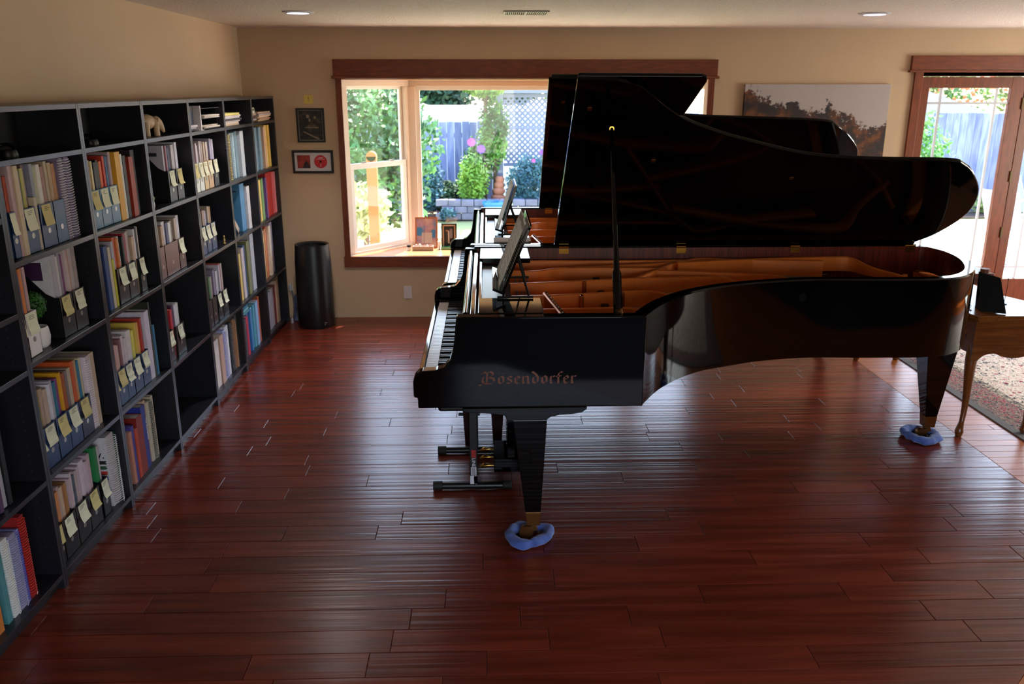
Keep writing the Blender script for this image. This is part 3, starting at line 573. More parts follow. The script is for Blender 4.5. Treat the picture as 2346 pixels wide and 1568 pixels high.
# top shelf of the third: desk organiser box, white divider, papers
t = thing('paper_tray', (.16, Yat(4, .67), 1.82), 'black two-tier desk tray with papers, top shelf of the third bookcase', 'desk tray')
y0, y1 = Yat(4, .42), Yat(4, .97)
tm = M('tray_black', '0e1016', .3)
for z in (1.824, 1.89, 1.955): bx('tray_shelf', tm, t, .05, .27, y0, y1, z, z+.004)
for y in (y0, y1-.004): bx('tray_side', tm, t, .05, .25, y, y+.004, 1.8206, 1.96)
for k, z in enumerate((1.829, 1.895)):
    for q in range(5):
        p = bx('loose_paper', paper, None, .07+random.uniform(-.01, .02), .262+random.uniform(-.02, .02), y0+.012+random.uniform(0, .03), y1-.012-random.uniform(0, .03), z+q*.0035, z+q*.0035+.003)
        tag(p, ('lowest', 'second', 'middle', 'fourth', 'uppermost')[q]+' paper sheaf in the %s tier of the black desk tray' % ('lower', 'upper')[k], 'papers', 'papers in the black desk tray')
t = thing('white_bookend', (.2, Yat(4, .36), 1.82), 'white upright bookend beside a dark blue box on the top shelf', 'bookend')
bx('bookend_plate', potw, t, .08, .275, Yat(4, .35), Yat(4, .37), 1.822, 1.975); bx('bookend_foot', potw, t, .14, .28, Yat(4, .305), Yat(4, .40), 1.82, 1.823)
t = thing('display_box', (.15, Yat(4, .18), 1.82), 'dark blue boxed set standing left of the white bookend', 'box')
bx('box_body', M('box_navy', '20304c', .35), t, .05, .24, Yat(4, .05), Yat(4, .30), 1.858, 1.972, bevel=.002); bx('box_lid', M('box_grey', '50444c', .5), t, .048, .242, Yat(4, .045), Yat(4, .305), 1.945, 1.975)
for q in range(3): tag(bx('flat_book', paint(('d8ccd4', 'b8b4c4', '485060')[q]), None, .06, .265-.01*q, Yat(4, .03), Yat(4, .29), 1.8206+.0125*(2-q), 1.8206+.0125*(2-q)+.012), ('top', 'middle', 'bottom')[q]+' flat book under the dark blue box', 'book', 'flat books on the top shelves')
def pile(bay, f0, f1, cols, h0, lab):
    z = 1.8206; n = len(cols)
    for q, c in enumerate(cols):
        h = random.uniform(.010, .016)*h0; a = random.uniform(-.01, .01)
        o = bx('flat_book', paint(c), None, .06+a, .268+random.uniform(-.02, .01), Yat(bay, f0)+random.uniform(0, .02), Yat(bay, f1)-random.uniform(0, .07), z, z+h-.0004, bevel=.001)
        tag(o, '%s book lying flat, %s from bottom, pile %s' % (cname(c), ('first', 'second', 'third', 'fourth', 'fifth', 'sixth', 'seventh', 'eighth')[q], lab), 'book', 'flat books on the top shelves'); z += h
pile(5, .03, .72, 'c8b090 d0bcb0 e0d8d8 38303c d8d4dc e8dce0 e0d078'.split(), 1.0, 'atop second bookcase from window wall')
pile(6, .03, .30, '6c6878 b8a8b8 483848 c8b8c0 b09c8c e0dcd8 58684c c8ccb4'.split(), 1.15, 'left on top shelf nearest window wall')
pile(6, .34, .97, 'c8a484 c89c80 d8b8a0 e8c8b0 b8a8b0 d0b0a0'.split(), .9, 'right on top shelf nearest window wall')
# blue flat books on top of the row, bottom shelf second bookcase
for q, c in enumerate(('5c98a0', '78b0b8', '387090', '202830')):
    o = bx('flat_book', paint(c), None, .05, .262-.008*q, Yat(5, .04), Yat(5, .36+.02*q), .405+.0165*q, .405+.0165*q+.0158, bevel=.001)
    tag(o, '%s book lying across the upright row, bottom shelf, second bookcase' % ('lowest teal', 'upper teal', 'blue', 'black')[q], 'book', 'books lying across upright rows')
# leaning picture frame + disc figurine in the second bookcase, third shelf
t = thing('leaning_photo_card', (.22, Yat(5, .25), 1.018), 'small gold and silver decorated card leaning on the third shelf', 'card')
MB().obox((.235, Yat(5, .27), 1.097), (.0, .075, -.062), (.004, 0, 0), (0, .014, .018)).build('card', M('gold_silver', 'c89868', .3, .6, col2='e8e0e8', scale=25), t, bevel=.004)
MB().obox((.2, Yat(5, .16), 1.085), (0, .07, 0), (.003, 0, 0), (0, 0, .066)).build('backing', M('gadget_black'), t, bevel=.006)
# tiny figurine bay 4 row C
t = thing('tiny_brass_figurine', (.262, Yat(4, .76), 1.018), 'tiny brass figure on the third shelf of the third bookcase', 'figurine')
fx, fy = .262, Yat(4, .76)
MB().lathe([(.012, 1.018), (.014, 1.024), (.006, 1.03), (.009, 1.05), (.004, 1.06), (.008, 1.068), (.006, 1.078), (.001, 1.082)], (fx, fy, 0), 12).build('figure', M('old_brass', 'b89858', .35, .8), t, smooth=1)
# items in the cut-off bookcase
t = thing('brass_bell', (.2, -4.72, 1.0), 'small brass ball at the left edge, shelf of the nearest bookcase', 'ornament')
MB().lathe([(.001, 1.0), (.018, 1.0), (.02, 1.01), (.01, 1.02), (.022, 1.035), (.026, 1.055), (.02, 1.075), (.001, 1.082)], (.235, -4.72, 0), 16).build('bell', M('old_brass'), t, smooth=1)
# ------------------------------------------------------------------ grand pianos
pb = M('piano_black', '040303', .055, spec=.32)
pbm = M('piano_satin', '08070a', .3)
maho = M('piano_inner_veneer', '742818', .3, col2='4c160c', scale=9, stretch=(10, 10, .6))
plate = M('piano_plate_bronze', 'f08030', .36, .12, var=.15, scale=7, bump=.0004, bscale=300)
dark_felt = M('piano_felt', '3c1418', .9)
brass = M('brass', 'c89848', .22, 1); brassd = M('brass_aged', '7c5028', .4, .9)
ivory = M('key_white', 'd8d0cc', .25); ebony = M('key_black', '0a0a0c', .3)
sbm = M('soundboard', '7c4020', .4, col2='603018', scale=6, stretch=(1, 12, 1))
stringm = M('piano_string', '9c8468', .3, .9)
OUT = [(2.83, -4.24)]+[tuple(v)[:2] for v in catmull([(2.83, -4.24, 0), (2.97, -4.0, 0), (3.17, -3.79, 0), (3.43, -3.645, 0), (3.80, -3.55, 0), (4.15, -3.555, 0), (4.48, -3.555, 0), (4.66, -3.50, 0), (4.82, -3.33, 0), (4.945, -3.05, 0), (4.985, -2.80, 0), (4.95, -2.62, 0), (4.88, -2.56, 0)], 6)][1:]+[(2.006, -2.56)]
LID_A = [(2.556, 0), (2.545, 1.655), (2.72, 1.652)]+[tuple(v)[:2] for v in catmull([(2.72, 1.652, 0), (2.83, 1.61, 0), (2.91, 1.53, 0), (3.0, 1.435, 0), (3.11, 1.34, 0), (3.25, 1.26, 0), (3.41, 1.185, 0), (3.79, 1.045, 0), (4.15, 1.0, 0), (4.56, .985, 0), (4.67, .94, 0), (4.77, .845, 0), (4.89, .675, 0), (4.955, .49, 0), (4.96, .32, 0), (4.90, .13, 0), (4.80, 0, 0)], 4)][1:]
LID_B = [(2.536, 0), (2.51, 1.69), (2.80, 1.69)]+[tuple(v)[:2] for v in catmull([(2.80, 1.69, 0), (2.95, 1.62, 0), (3.15, 1.46, 0), (3.35, 1.34, 0), (3.54, 1.285, 0), (4.16, 1.25, 0), (4.49, 1.22, 0), (4.60, 1.15, 0), (4.72, 1.03, 0), (4.85, .86, 0), (4.89, .70, 0), (4.87, .35, 0), (4.78, .1, 0), (4.74, 0, 0)], 4)][1:]
def piano(dx, dy, lid, hingex, label, first):
    T = lambda x, y, z: (x+dx, y+dy, z)
    P = thing('grand_piano', T(3.4, -3.4, 0), label, 'piano', 'black grand pianos')
    out = [(x+dx, y+dy) for x, y in OUT]; full = [(2.006+dx, -4.24+dy)]+out; IN = lambda d: [tuple(v) for v in inset(full, d)]; inn = IN(.055)[1:]
    # rim: ring prism; material 1 = inner veneer
    n = len(out); zb, zt = .70, 1.13
    r = MB(); V = [(x, y, zb) for x, y in out]+[(x, y, zt-.008) for x, y in out]+[(o[0]+(i[0]-o[0])*.16, o[1]+(i[1]-o[1])*.16, zt) for o, i in zip(out, inn)]+[(i[0], i[1], zt) for i in inn]+[(i[0], i[1], zb+.02) for i in inn]
    for L in range(4):
        for i in range(n-1): r.add([V[L*n+i], V[L*n+i+1], V[(L+1)*n+i+1], V[(L+1)*n+i]], [(0, 1, 2, 3)], 1 if L == 3 else 0)
    for i in range(n-1): r.add([V[i], V[i+1], V[4*n+i+1], V[4*n+i]], [(0, 1, 2, 3)], 0)
    # weld
    ro = r.build('rim', [pb, maho], P)
    bm = bmesh.new(); bm.from_mesh(ro.data); bmesh.ops.remove_doubles(bm, verts=bm.verts, dist=1e-5); bmesh.ops.recalc_face_normals(bm, faces=bm.faces); bm.to_mesh(ro.data); bm.free()
    ro.data.shade_smooth(); ro.data.set_sharp_from_angle(angle=.5)
    # arms (cheeks) at treble and bass
    arm = [(1.822, .708), (1.822, .757), (1.804, .760), (1.803, .83), (1.809, .857), (1.825, .876), (1.85, .884), (1.90, .886), (1.94, .898), (1.968, .93), (1.982, .975), (1.99, 1.03), (2.0, 1.13)]
    for ya, yb, xe in ((-4.262, -4.20, 2.835), (-2.62, -2.56, 2.07)):
        MB().prism([(a+dx, b) for a, b in arm+[(xe, 1.13), (xe, .708)]], XZ, ya+dy, yb+dy).build('arm', pb, P, bevel=.006, seg=3, smooth=.6)
    bx('keybed', pb, P, 1.822+dx, 2.7+dx, -4.2+dy, -2.62+dy, .713, .758, bevel=.003)
    bx('key_slip', pb, P, 1.806+dx, 1.828+dx, -4.2+dy, -2.62+dy, .758, .792, bevel=.003)
    for ya, yb in ((-4.2, -4.16), (-2.66, -2.62)): bx('key_block', pb, P, 1.812+dx, 1.99+dx, ya+dy, yb+dy, .758, .815, bevel=.004)
    bx('key_frame', pbm, P, 1.83+dx, 2.1+dx, -4.16+dy, -2.66+dy, .758, .775)
    # keys: 56 white, 41 black
    Y0, Y1 = -4.158+dy, -2.662+dy; nw = 56; kw = (Y1-Y0)/nw
    wk = bk_ = None
    root = wloc(P)
    for k in range(nw):   # from treble (near) to bass (far)
        yc = Y0+(k+.5)*kw
        if wk is None:
            b = MB(); b.box(1.836+dx, 2.06+dx, yc-kw/2+.0005, yc+kw/2-.0005, .779, .800)
            o = b.build('white_key', ivory, P, bevel=.0012, seg=1); wk = o
        else: o = wk.copy(); COL.objects.link(o); o.parent = P; o.location = (0, k*kw, 0)
    pat = [1, 1, 0, 1, 1, 1, 0]
    k0 = None
    for k in range(nw-1):
        if pat[(k+2) % 7]:
            yc = Y0+(k+1)*kw
            if bk_ is None:
                b = MB(); b.prism([(1.893+dx, .800), (1.899+dx, .812), (2.06+dx, .813), (2.06+dx, .790), (1.893+dx, .790)], XZ, yc-.0068, yc+.0068); bk_ = b.build('black_key', ebony, P, bevel=.0015, seg=1); k0 = k
            else: o = bk_.copy(); COL.objects.link(o); o.parent = P; o.location = (0, (k-k0)*kw, 0)
    # fallboard and front strips
    MB().prism([(2.005+dx, .815), (2.02+dx, .815), (2.050+dx, 1.10), (2.024+dx, 1.105)], XZ, Y0, Y1).build('fallboard', pb, P, bevel=.003)
    MB().lathe([(.0145, Y0), (.0145, Y1)], (2.038+dx, 0, 1.112), 20, ax='y').build('fallboard_edge', pb, P, smooth=1)
    bx('front_rail', pb, P, 2.058+dx, 2.082+dx, Y0, Y1, 1.03, 1.118, bevel=.003)
    # panels left and right of the desk, tray between
    for ya, yb in ((-4.235+.03, -3.925), (-2.955, -2.62)): bx('desk_side_panel', pb, P, 2.094+dx, 2.388+dx, ya+dy, yb+dy, 1.105, 1.134, bevel=.003)
    bx('desk_slide', pb, P, 2.094+dx, 2.108+dx, -3.925+dy, -2.955+dy, 1.09, 1.124, bevel=.002)
    bx('desk_tray', pbm, P, 2.108+dx, 2.225+dx, -3.925+dy, -2.955+dy, 1.085, 1.10, bevel=.002)
    bx('tuning_felt', dark_felt, P, 2.225+dx, 2.26+dx, -3.925+dy, -2.955+dy, 1.03, 1.04)
    # soundboard, plate
    sb = IN(.056)
    MB().prism(sb, XY, .90, .915).build('soundboard', sbm, P)
    pl = IN(.09)
    # plate ring + front web
    inn2 = IN(.165)
    m_ = MB(); nn = len(pl)
    for i in range(4, nn-3):
        q = [pl[i], pl[i+1], inn2[i+1], inn2[i]]; m_.prism(q, XY, .955, .985)
    m_.prism([(2.26+dx, -4.17+dy), (2.66+dx, -4.17+dy), (2.60+dx, -3.0+dy), (2.52+dx, -2.64+dy), (2.26+dx, -2.64+dy)], XY, .955, .998)
    m_.build('plate', plate, P, smooth=.4)
    def wall(pts, z0, z1, w=.022, rise=None):
        mb = MB(); pts = [Vector((x+dx, y+dy, 0)) for x, y in pts]; pp = catmull(pts, 5) if len(pts) > 2 else pts
        N = len(pp); L_ = []; R_ = []
        for i, p in enumerate(pp):
            d = (pp[min(i+1, N-1)]-pp[max(i-1, 0)]).normalized(); nn_ = Vector((-d.y, d.x, 0))*w/2
            t = i/(N-1); zt_ = z1(t) if callable(z1) else z1
            L_.append((p-nn_, zt_)); R_.append((p+nn_, zt_))
        vs = []
        for (a, z), (b, _) in zip(L_, R_): vs += [(a.x, a.y, z0), (a.x, a.y, z-.004), (a.x+(b.x-a.x)*.25, a.y+(b.y-a.y)*.25, z), (b.x+(a.x-b.x)*.25, b.y+(a.y-b.y)*.25, z), (b.x, b.y, z-.004), (b.x, b.y, z0)]
        fs = []
        for i in range(N-1):
            for k in range(5): fs.append((i*6+k, i*6+k+1, (i+1)*6+k+1, (i+1)*6+k))
        fs += [(0, 1, 2, 3, 4, 5), tuple((N-1)*6+k for k in (5, 4, 3, 2, 1, 0))]
        mb.add(vs, fs); return mb.build('plate_rib', plate, P, smooth=.8)
    bump = lambda t: 1.07
    for pts in ([(2.26, -2.70), (2.8, -2.70), (3.365, -2.70)], [(3.365, -2.70), (3.476, -2.64), (3.75, -2.70), (4.2, -2.75)],
                [(2.26, -2.99), (2.43, -2.995), (2.54, -2.93), (2.8, -2.91), (3.2, -2.945)], [(2.66, -2.90), (3.0, -2.83), (3.28, -2.76)],
                [(2.26, -3.33), (2.6, -3.28), (2.96, -3.21)], [(2.26, -3.62), (2.49, -3.60), (2.79, -3.545), (2.95, -3.52), (3.03, -3.56), (3.11, -3.68)],
                [(2.26, -3.90), (2.52, -3.885), (2.80, -3.87), (2.88, -3.95)]): wall(pts, .96, 1.07)
    wall([(2.96, -3.21), (3.12, -2.99)], .96, 1.07); wall([(3.12, -2.99), (3.28, -2.76)], .96, 1.07); wall([(3.28, -2.76), (3.37, -2.70)], .96, 1.07)
    fall = lambda t: 1.07 if t < .62 else 1.07-.075*((t-.62)/.38)
    wall([(3.29, -2.79), (3.7, -2.71), (4.1, -2.66), (4.39, -2.65), (4.48, -2.80), (4.64, -2.95)], .985, lambda t: 1.075 if t < .6 else 1.075-.07*((t-.6)/.4), w=.032)
    wall([(3.12, -2.99), (3.4, -3.05), (3.72, -3.14), (3.88, -3.27), (4.02, -3.44)], .96, fall)
    wall([(2.96, -3.21), (3.2, -3.19), (3.45, -3.185), (3.54, -3.26), (3.72, -3.315)], .96, lambda t: 1.07 if t < .5 else 1.07-.04*((t-.5)/.5), w=.03)
    # treble bar with bolts and pins
    mb = MB(); a, b_ = Vector((2.436+dx, -3.56+dy, 1.02)), Vector((2.505+dx, -4.12+dy, 1.02)); u = (b_-a); L = u.length; u.normalize(); nn_ = Vector((-u.y, u.x, 0))
    mb.obox((a+b_)/2, u*L/2, nn_*.016, (0, 0, .055)); mb.build('treble_bar', M('bronze_bright', 'b4602c', .25, .8), P, bevel=.008, seg=3)
    mb = MB()
    for k in range(12): 
        q = a+u*(L*(k+.5)/12); mb.lathe([(.006, 1.07), (.006, 1.082), (.001, 1.084)], (q.x, q.y, 0), 8)
    mb.build('bar_bolts', M('bolt_steel', 'c8b8b0', .2, 1), P)
    for (x, y) in ((2.84, -3.535), (2.62, -3.60), (2.67, -3.27)):
        MB().box(x-.012+dx, x+.012+dx, y-.02+dy, y+.02+dy, .97, 1.068).build('plate_lug', M('bronze_bright'), P, bevel=.006)
    # strings, tuning pins, dampers (uncountable)
    mb = MB(); rnd = random.Random(5)
    for k in range(90):
        t = k/89; yy = -4.12+t*1.42; xe = 2.62+.95*t**1.4*1.5; xe = min(xe, 4.6); dyy = .05+.22*t
        if -3.95 < yy < -2.66: mb.tube([T(2.62, yy, .992), T(xe+.2, min(yy+dyy*.6, -2.72), .975)], .0011, 3)
    for k in range(34):
        t = k/33; mb.tube([T(2.7, -2.72-.42*t, 1.0), T(4.55+.2*math.sin(t*3), -2.95-.42*t, 1.0)], .0020, 4)
    o = mb.build('strings', stringm, P, kind='stuff')
    mb = MB()
    for k in range(200):
        yy = -3.9+.0052*k; xx = 2.30+.022*(k % 4)+rnd.uniform(-.002, .002)
        if yy < -2.7: mb.box(xx-.003+dx, xx+.003+dx, yy-.0025+dy, yy+.0025+dy, .99, 1.03)
    mb.build('tuning_pins', M('pin_steel', '8c8488', .3, 1), P, kind='stuff')
    mb = MB(); 
    for k in range(60): yy = -4.05+k*.0225; mb.box(2.70+.004*k*.3+dx, 2.74+.004*k*.3+dx, yy+dy, yy+.012+dy, .99, 1.012)
    mb.build('dampers', M('damper_black', '141014', .5), P, kind='stuff')
    # bridge in the tail
    wall([(3.9, -3.30), (4.25, -3.18), (4.55, -2.98), (4.72, -2.76)], .915, .985, w=.03).name = 'bridge'
    # lid
    ph = math.radians(36.5); c, s = math.cos(ph), math.sin(ph)
    hy, hz = -2.58+dy, 1.135
    def LP(x, w, h): return (x+dx, hy-w*c+h*s, hz+w*s+h*c)
    # lid plane: direction (0,-c,s); normal up/back (0,s,c)
    MB().prism(lid, lambda a, b, d: LP(a, b, d), 0, .022).build('lid', M('piano_lid_black', '040303', .06, spec=.18), P, bevel=.005, seg=2)
    fw = max(w for x, w in lid); hx = lid[0][0]
    fx = [(hx, .0), (hx-.006, fw-.004), (hx+.55, fw-.008), (hx+.575, fw-.02), (hx+.580, fw-.045), (hx+.53, fw-.30), (hx+.50, 0)]
    MB().prism(fx, lambda a, b, d: LP(a, b, d), .026, .046).build('lid_flap', pb, P, bevel=.005, seg=3)
    bx('lid_hinge_strip', pb, P, 2.06+dx, 4.85+dx, hy-.01, hy+.02, 1.131, 1.139)
    for hx_ in (2.615, 3.35, 4.07, 4.80):
        q = MB(); q.box(hx_-.03+dx, hx_+.03+dx, hy-.036, hy-.032, 1.095, 1.128); q.obox(LP(hx_, .02, -.001), (.03, 0, 0), Vector((0, -c, s))*.013, Vector((0, s, c))*.002)
        q.lathe([(.005, hx_-.03+dx), (.005, hx_+.03+dx)], (0, hy-.03, 1.134), 8, ax='x'); q.build('hinge', brass, P)
    # prop stick
    base = Vector(T(2.715, -4.215, 1.12)); top = Vector(LP(2.745, 1.29, -.005)); mid = base.lerp(top, .21); m2 = base.lerp(top, .23)
    MB().tube([base, mid, m2, base.lerp(top, .6), top], [.021, .021, .014, .012, .009], 10).build('prop_stick', pb, P, smooth=.6)
    MB().lathe([(.001, -.006), (.012, -.006), (.012, .006), (.001, .006)], tuple(top), 12, ax='y').build('prop_cup', brass, P)
    MB().tube([T(2.73, -4.20, 1.10), base+Vector((0, 0, .03))], .016, 10).build('prop_socket', brassd, P)
    for lx, lw in ((2.62, 1.45), (3.78, .82), (3.0, 1.0)): 
        q = MB(); q.obox(LP(lx, lw, -.004), (.012, 0, 0), Vector((0, -c, s))*.012, Vector((0, s, c))*.004); q.build('lid_fitting', brassd, P, bevel=.003)
    # lock on the curved side
    MB().lathe([(.001, -.006), (.021, -.006), (.024, 0), (.02, .004), (.001, .004)], T(3.785, -3.556, 1.035), 20, ax='y').build('side_lock', M('lock_dark', '4c5058', .12, 1), P, smooth=1)
    # legs
    def leg(cx, cy, topx, bx_, blockhalf=(.27, .06), scroll=True):
        L = MB(); L.frust((bx_+dx, cy+dy, .155), (.036, .036), (cx+dx, cy+dy, .64), topx); lo = L.build('leg', pb, P, bevel=.003)
        q = MB(); q.frust((bx_+dx+.002, cy+dy, .085), (.032, .032), (bx_+dx, cy+dy, .157), (.037, .037)); q.lathe([(.012, .05), (.02, .075), (.02, .088)], (bx_+dx, cy+dy, 0), 14); q.build('leg_ferrule', brassd, lo, bevel=.002)
        q = MB(); q.obox((bx_+dx-.012, cy+dy, .058), (.03, 0, .012), (0, .02, 0), (-.006, 0, .012)); q.lathe([(.01, -.014), (.034, -.014), (.036, 0), (.034, .014), (.01, .014)], (bx_+dx-.03, cy+dy, .037), 20, ax='y'); q.build('caster', brassd, lo, smooth=.5)
        if scroll:
            x0 = cx+dx-.305; pts = [(x0, .70), (x0, .685), (x0+.02, .68), (x0+.12, .674), (x0+.19, .664), (x0+.2, .645), (x0+.2, .64), (x0+.38, .64), (x0+.40, .655), (x0+.44, .664), (x0+.5, .668), (x0+.54, .675), (x0+.562, .69), (x0+.565, .702)]
            MB().prism(pts, XZ, cy-.07+dy, cy+.07+dy).build('leg_bracket', pb, P, bevel=.003)
        else: MB().prism([(cx+dx-.12, .70), (cx+dx-.1, .64), (cx+dx+.1, .64), (cx+dx+.12, .70)], XZ, cy-.1+dy, cy+.1+dy).build('leg_bracket', pb, P, bevel=.003)
    leg(2.325, -4.18, (.078, .07), 2.345); leg(2.325, -2.72, (.078, .07), 2.345); leg(4.83, -3.03, (.095, .085), 4.845, scroll=False)
    # beams under the case
    for (a0, b0) in (((2.75, -3.9), (4.5, -3.1)), ((2.75, -3.4), (4.6, -3.0)), ((2.75, -2.8), (4.6, -2.85))):
        A, B = Vector(T(*a0, .74)), Vector(T(*b0, .74)); d = (B-A)/2; MB().obox((A+B)/2, d, Vector((-d.y, d.x, 0)).normalized()*.035, (0, 0, .05)).build('beam', pbm, P)
    MB().prism(IN(.057), XY, .775, .79).build('underside_board', M('underside_wood', '3c1c10', .5), P)
    # pedal lyre
    q = MB()
    q.box(2.165+dx, 2.33+dx, -3.565+dy, -3.295+dy, .06, .135); lb_ = q.build('lyre_box', pb, P, bevel=.004)
    for yy in (-3.53, -3.33): MB().frust(T(2.26, yy, .135), (.022, .018), T(2.26, yy, .70), (.026, .02)).build('lyre_post', pb, P, bevel=.003)
    MB().tube([T(2.30, -3.43, .12), T(2.62, -3.43, .75)], .007).build('lyre_brace', pbm, P)
    for yy in (-3.54, -3.43, -3.32):
        b = MB(); pts = [T(2.20, yy, .088), T(2.15, yy, .092), T(2.11, yy, .09), T(2.088, yy, .082)]; b.tube(pts, [.007, .008, .014, .006], 10); o = b.build('pedal', brass, lb_, smooth=1)
    return P, LP
P1, LP1 = piano(0, 0, LID_A, 2.556, 'black concert grand piano in front, near the camera, lid open on its prop', True)
P2, LP2 = piano(.03, 1.78, LID_B, 2.536, 'black grand piano behind the front one, closer to the bay window', False)

# blackletter name inlaid in the side of the front piano
def nib(mb, pts, w=.26, ang=42, sc=1, off=(0, 0)):
    n = Vector((math.cos(math.radians(ang)), math.sin(math.radians(ang))))*w/2
    for (a, b) in zip(pts[:-1], pts[1:]):
        a, b = Vector(a), Vector(b)
        P_ = [a+n, a-n, b-n, b+n]; 
        P_ = [(p*sc+Vector(off)) for p in P_]
        mb.append(P_)
GL = {
 'B': (1.45, [[(.02, 1.25), (.18, 1.55), (.5, 1.42), (.85, 1.6), (1.12, 1.35), (1.02, 1.0), (.62, .86)], [(.62, .86), (1.12, .72), (1.22, .35), (.95, .05), (.5, .0), (.2, .08)], [(.55, 1.45), (.5, .1)], [(.2, .9), (.08, .4), (.25, .02), (-.08, -.25), (-.2, -.1)]]),
 'o': (.82, [[(.2, .82), (.2, .2), (.38, .02)], [(.38, .02), (.62, .2), (.62, .8), (.4, 1.0), (.2, .82)]]),
 'ö': (.82, [[(.2, .82), (.2, .2), (.38, .02)], [(.38, .02), (.62, .2), (.62, .8), (.4, 1.0), (.2, .82)], [(.22, 1.35), (.26, 1.33)], [(.56, 1.35), (.60, 1.33)]]),
 's': (.72, [[(.6, .85), (.38, 1.0), (.2, .82), (.25, .6), (.55, .42), (.58, .2), (.38, .02), (.12, .12)]]),
 'e': (.74, [[(.2, .8), (.2, .2), (.38, .02), (.6, .15)], [(.2, .8), (.4, 1.0), (.58, .82), (.55, .62), (.22, .5)]]),
 'n': (.95, [[(.1, .85), (.2, .95), (.2, .1), (.3, .02)], [(.2, .8), (.5, .98), (.66, .85), (.66, .1), (.78, .02)]]),
 'd': (.84, [[(.2, .82), (.2, .2), (.4, .02), (.62, .2), (.64, .85), (.45, 1.2), (.1, 1.55)], [(.2, .82), (.45, 1.0)]]),
 'r': (.66, [[(.08, .85), (.2, .95), (.2, .1), (.32, .02)], [(.2, .75), (.42, .98), (.55, .88)]]),
 'f': (.6, [[(.25, -.02), (.25, 1.2), (.4, 1.5), (.62, 1.42)], [(.02, .92), (.5, .95)]]),
}
polys = []; x = 0
for ch in 'Bösendorfer':
    adv, st = GL[ch]
    for s_ in st: nib(polys, s_, off=(x, 0), w=.24)
    x += adv
S_ = .426/x; mb = MB()
for p in polys:
    pp = [(2.107+q.x*S_*1, .822+q.y*.036+(q.x*S_)*.0) for q in p]
    mb.prism(pp, XZ, -4.2632, -4.2618)
mb.build('name_inlay', M('name_brass', '6c4038', .5, .5), P1, label='gothic lettering inlaid in dull brass')

# ------------------------------------------------------------------ music desks and scores on the pianos
def desk(yn, yf, x0, z0, x1, z1, lab1, lab2, dx):
    t = thing('tabletop_music_stand', (x0+.05, (yn+yf)/2, z0-.06), lab1, 'music stand')
    u = Vector((x1-x0, 0, z1-z0)); L = u.length; u.normalize(); nr = Vector((u.z, 0, -u.x))   # nr points to +X (behind)
    o = Vector((x0, 0, z0))+nr*.03
    q = MB(); yc = (yn+yf)/2; hw = (yf-yn)/2
    cc = lambda s, y: o+u*s+Vector((0, y, 0))
    # frame with vertical slats and openings
    q.obox(cc(L*.03, yc), u*.014, (0, hw, 0), nr*.006); q.obox(cc(L*.95, yc), u*.012, (0, hw, 0), nr*.006)
    for y in (yn+.012, yf-.012): q.obox(cc(L*.5, y), u*L*.46, (0, .012, 0), nr*.006)
    q.build('stand_frame', pb, t, bevel=.002)
    for k in range(5): MB().obox(cc(L*.49, yn+(yf-yn)*(k+1)/6), u*L*.44, (0, .008, 0), nr*.004).build('stand_slat', pb, t)
    MB().obox(Vector((x0, 0, z0))-u*.012+Vector((.012, yc, 0)), nr*.03, (0, hw, 0), u*.006).build('ledge', pb, t)
    ft = z0-.05
    for y in (yn+.03, yf-.03):
        MB().tube([cc(L*.5, y)+nr*.006, (x0+.15, y, ft+.006)], .005).build('rear_leg', pbm, t); MB().tube([cc(0, y), (x0+.03, y, ft+.006)], .006).build('front_leg', pbm, t)
        MB().tube([(x0+.0, y, ft+.006), (x0+.17, y, ft+.006)], .006).build('foot_bar', pbm, t)
    # open score
    s = thing('open_score', (x0, (yn+yf)/2, z0), lab2, 'sheet music')
    ym = (yn+yf)/2
    for k, (a, b, w) in enumerate(((yn, ym, -1), (ym, yf, 1))):
        n = 8; vs = []
        for i in range(n+1):
            t_ = i/n; y = a+(b-a)*t_; tt = (ym-y)/(ym-yn) if k == 0 else (y-ym)/(yf-ym)
            off = -.004-.012*math.sin(min(1, tt*1.2)*PI*.5)*(1-tt*.6)
            for sgn in (0, 1): vs.append(Vector((x0, y, z0))+u*(L*.99*sgn)+nr*(off+.014))
        fs = [(2*i, 2*i+2, 2*i+3, 2*i+1) for i in range(n)]
        ob = MB().add(vs, fs).build('page', translucent(M('score_paper', 'ece6e2', .6), .62), s) if k == 0 and z0 > 1.18 else MB().add(vs, fs).build('page', M('score_paper'), s)
        st = MB()
        for r_ in range(9):
            sA = L*(.09+.095*r_)
            for l_ in range(2):
                ss = sA+.006*l_*2
                q0 = [Vector((x0, y, z0))+u*ss+nr*(.0065) for y in (a+(b-a)*.12, b-(b-a)*.12)]
                st.tube([q0[0]-nr*.0045, q0[1]-nr*.0045], .0007, 3)
        st.build('printed_staves', M('ink_grey', 'a8a4ac', .7), s)
desk(-3.97, -3.47, 2.183, 1.185, 2.312, 1.50, 'black slatted tabletop music stand on the front piano', 'open sheet music on the stand of the front piano', 0)
desk(-2.13, -1.66, 2.212, 1.175, 2.31, 1.475, 'black slatted tabletop music stand on the rear piano', 'open sheet music on the stand of the rear piano', 0)
for k in range(3): tag(bx('loose_sheet', M('score_paper'), None, 2.18+.02*k, 2.40+.01*k, -2.42+.01*k, -2.25-.012*k, 1.1348+.0022*k, 1.1366+.0022*k), ('lowest', 'middle', 'uppermost')[k]+' loose white sheet lying on the near end of the rear piano', 'paper', 'loose sheets on the rear piano')

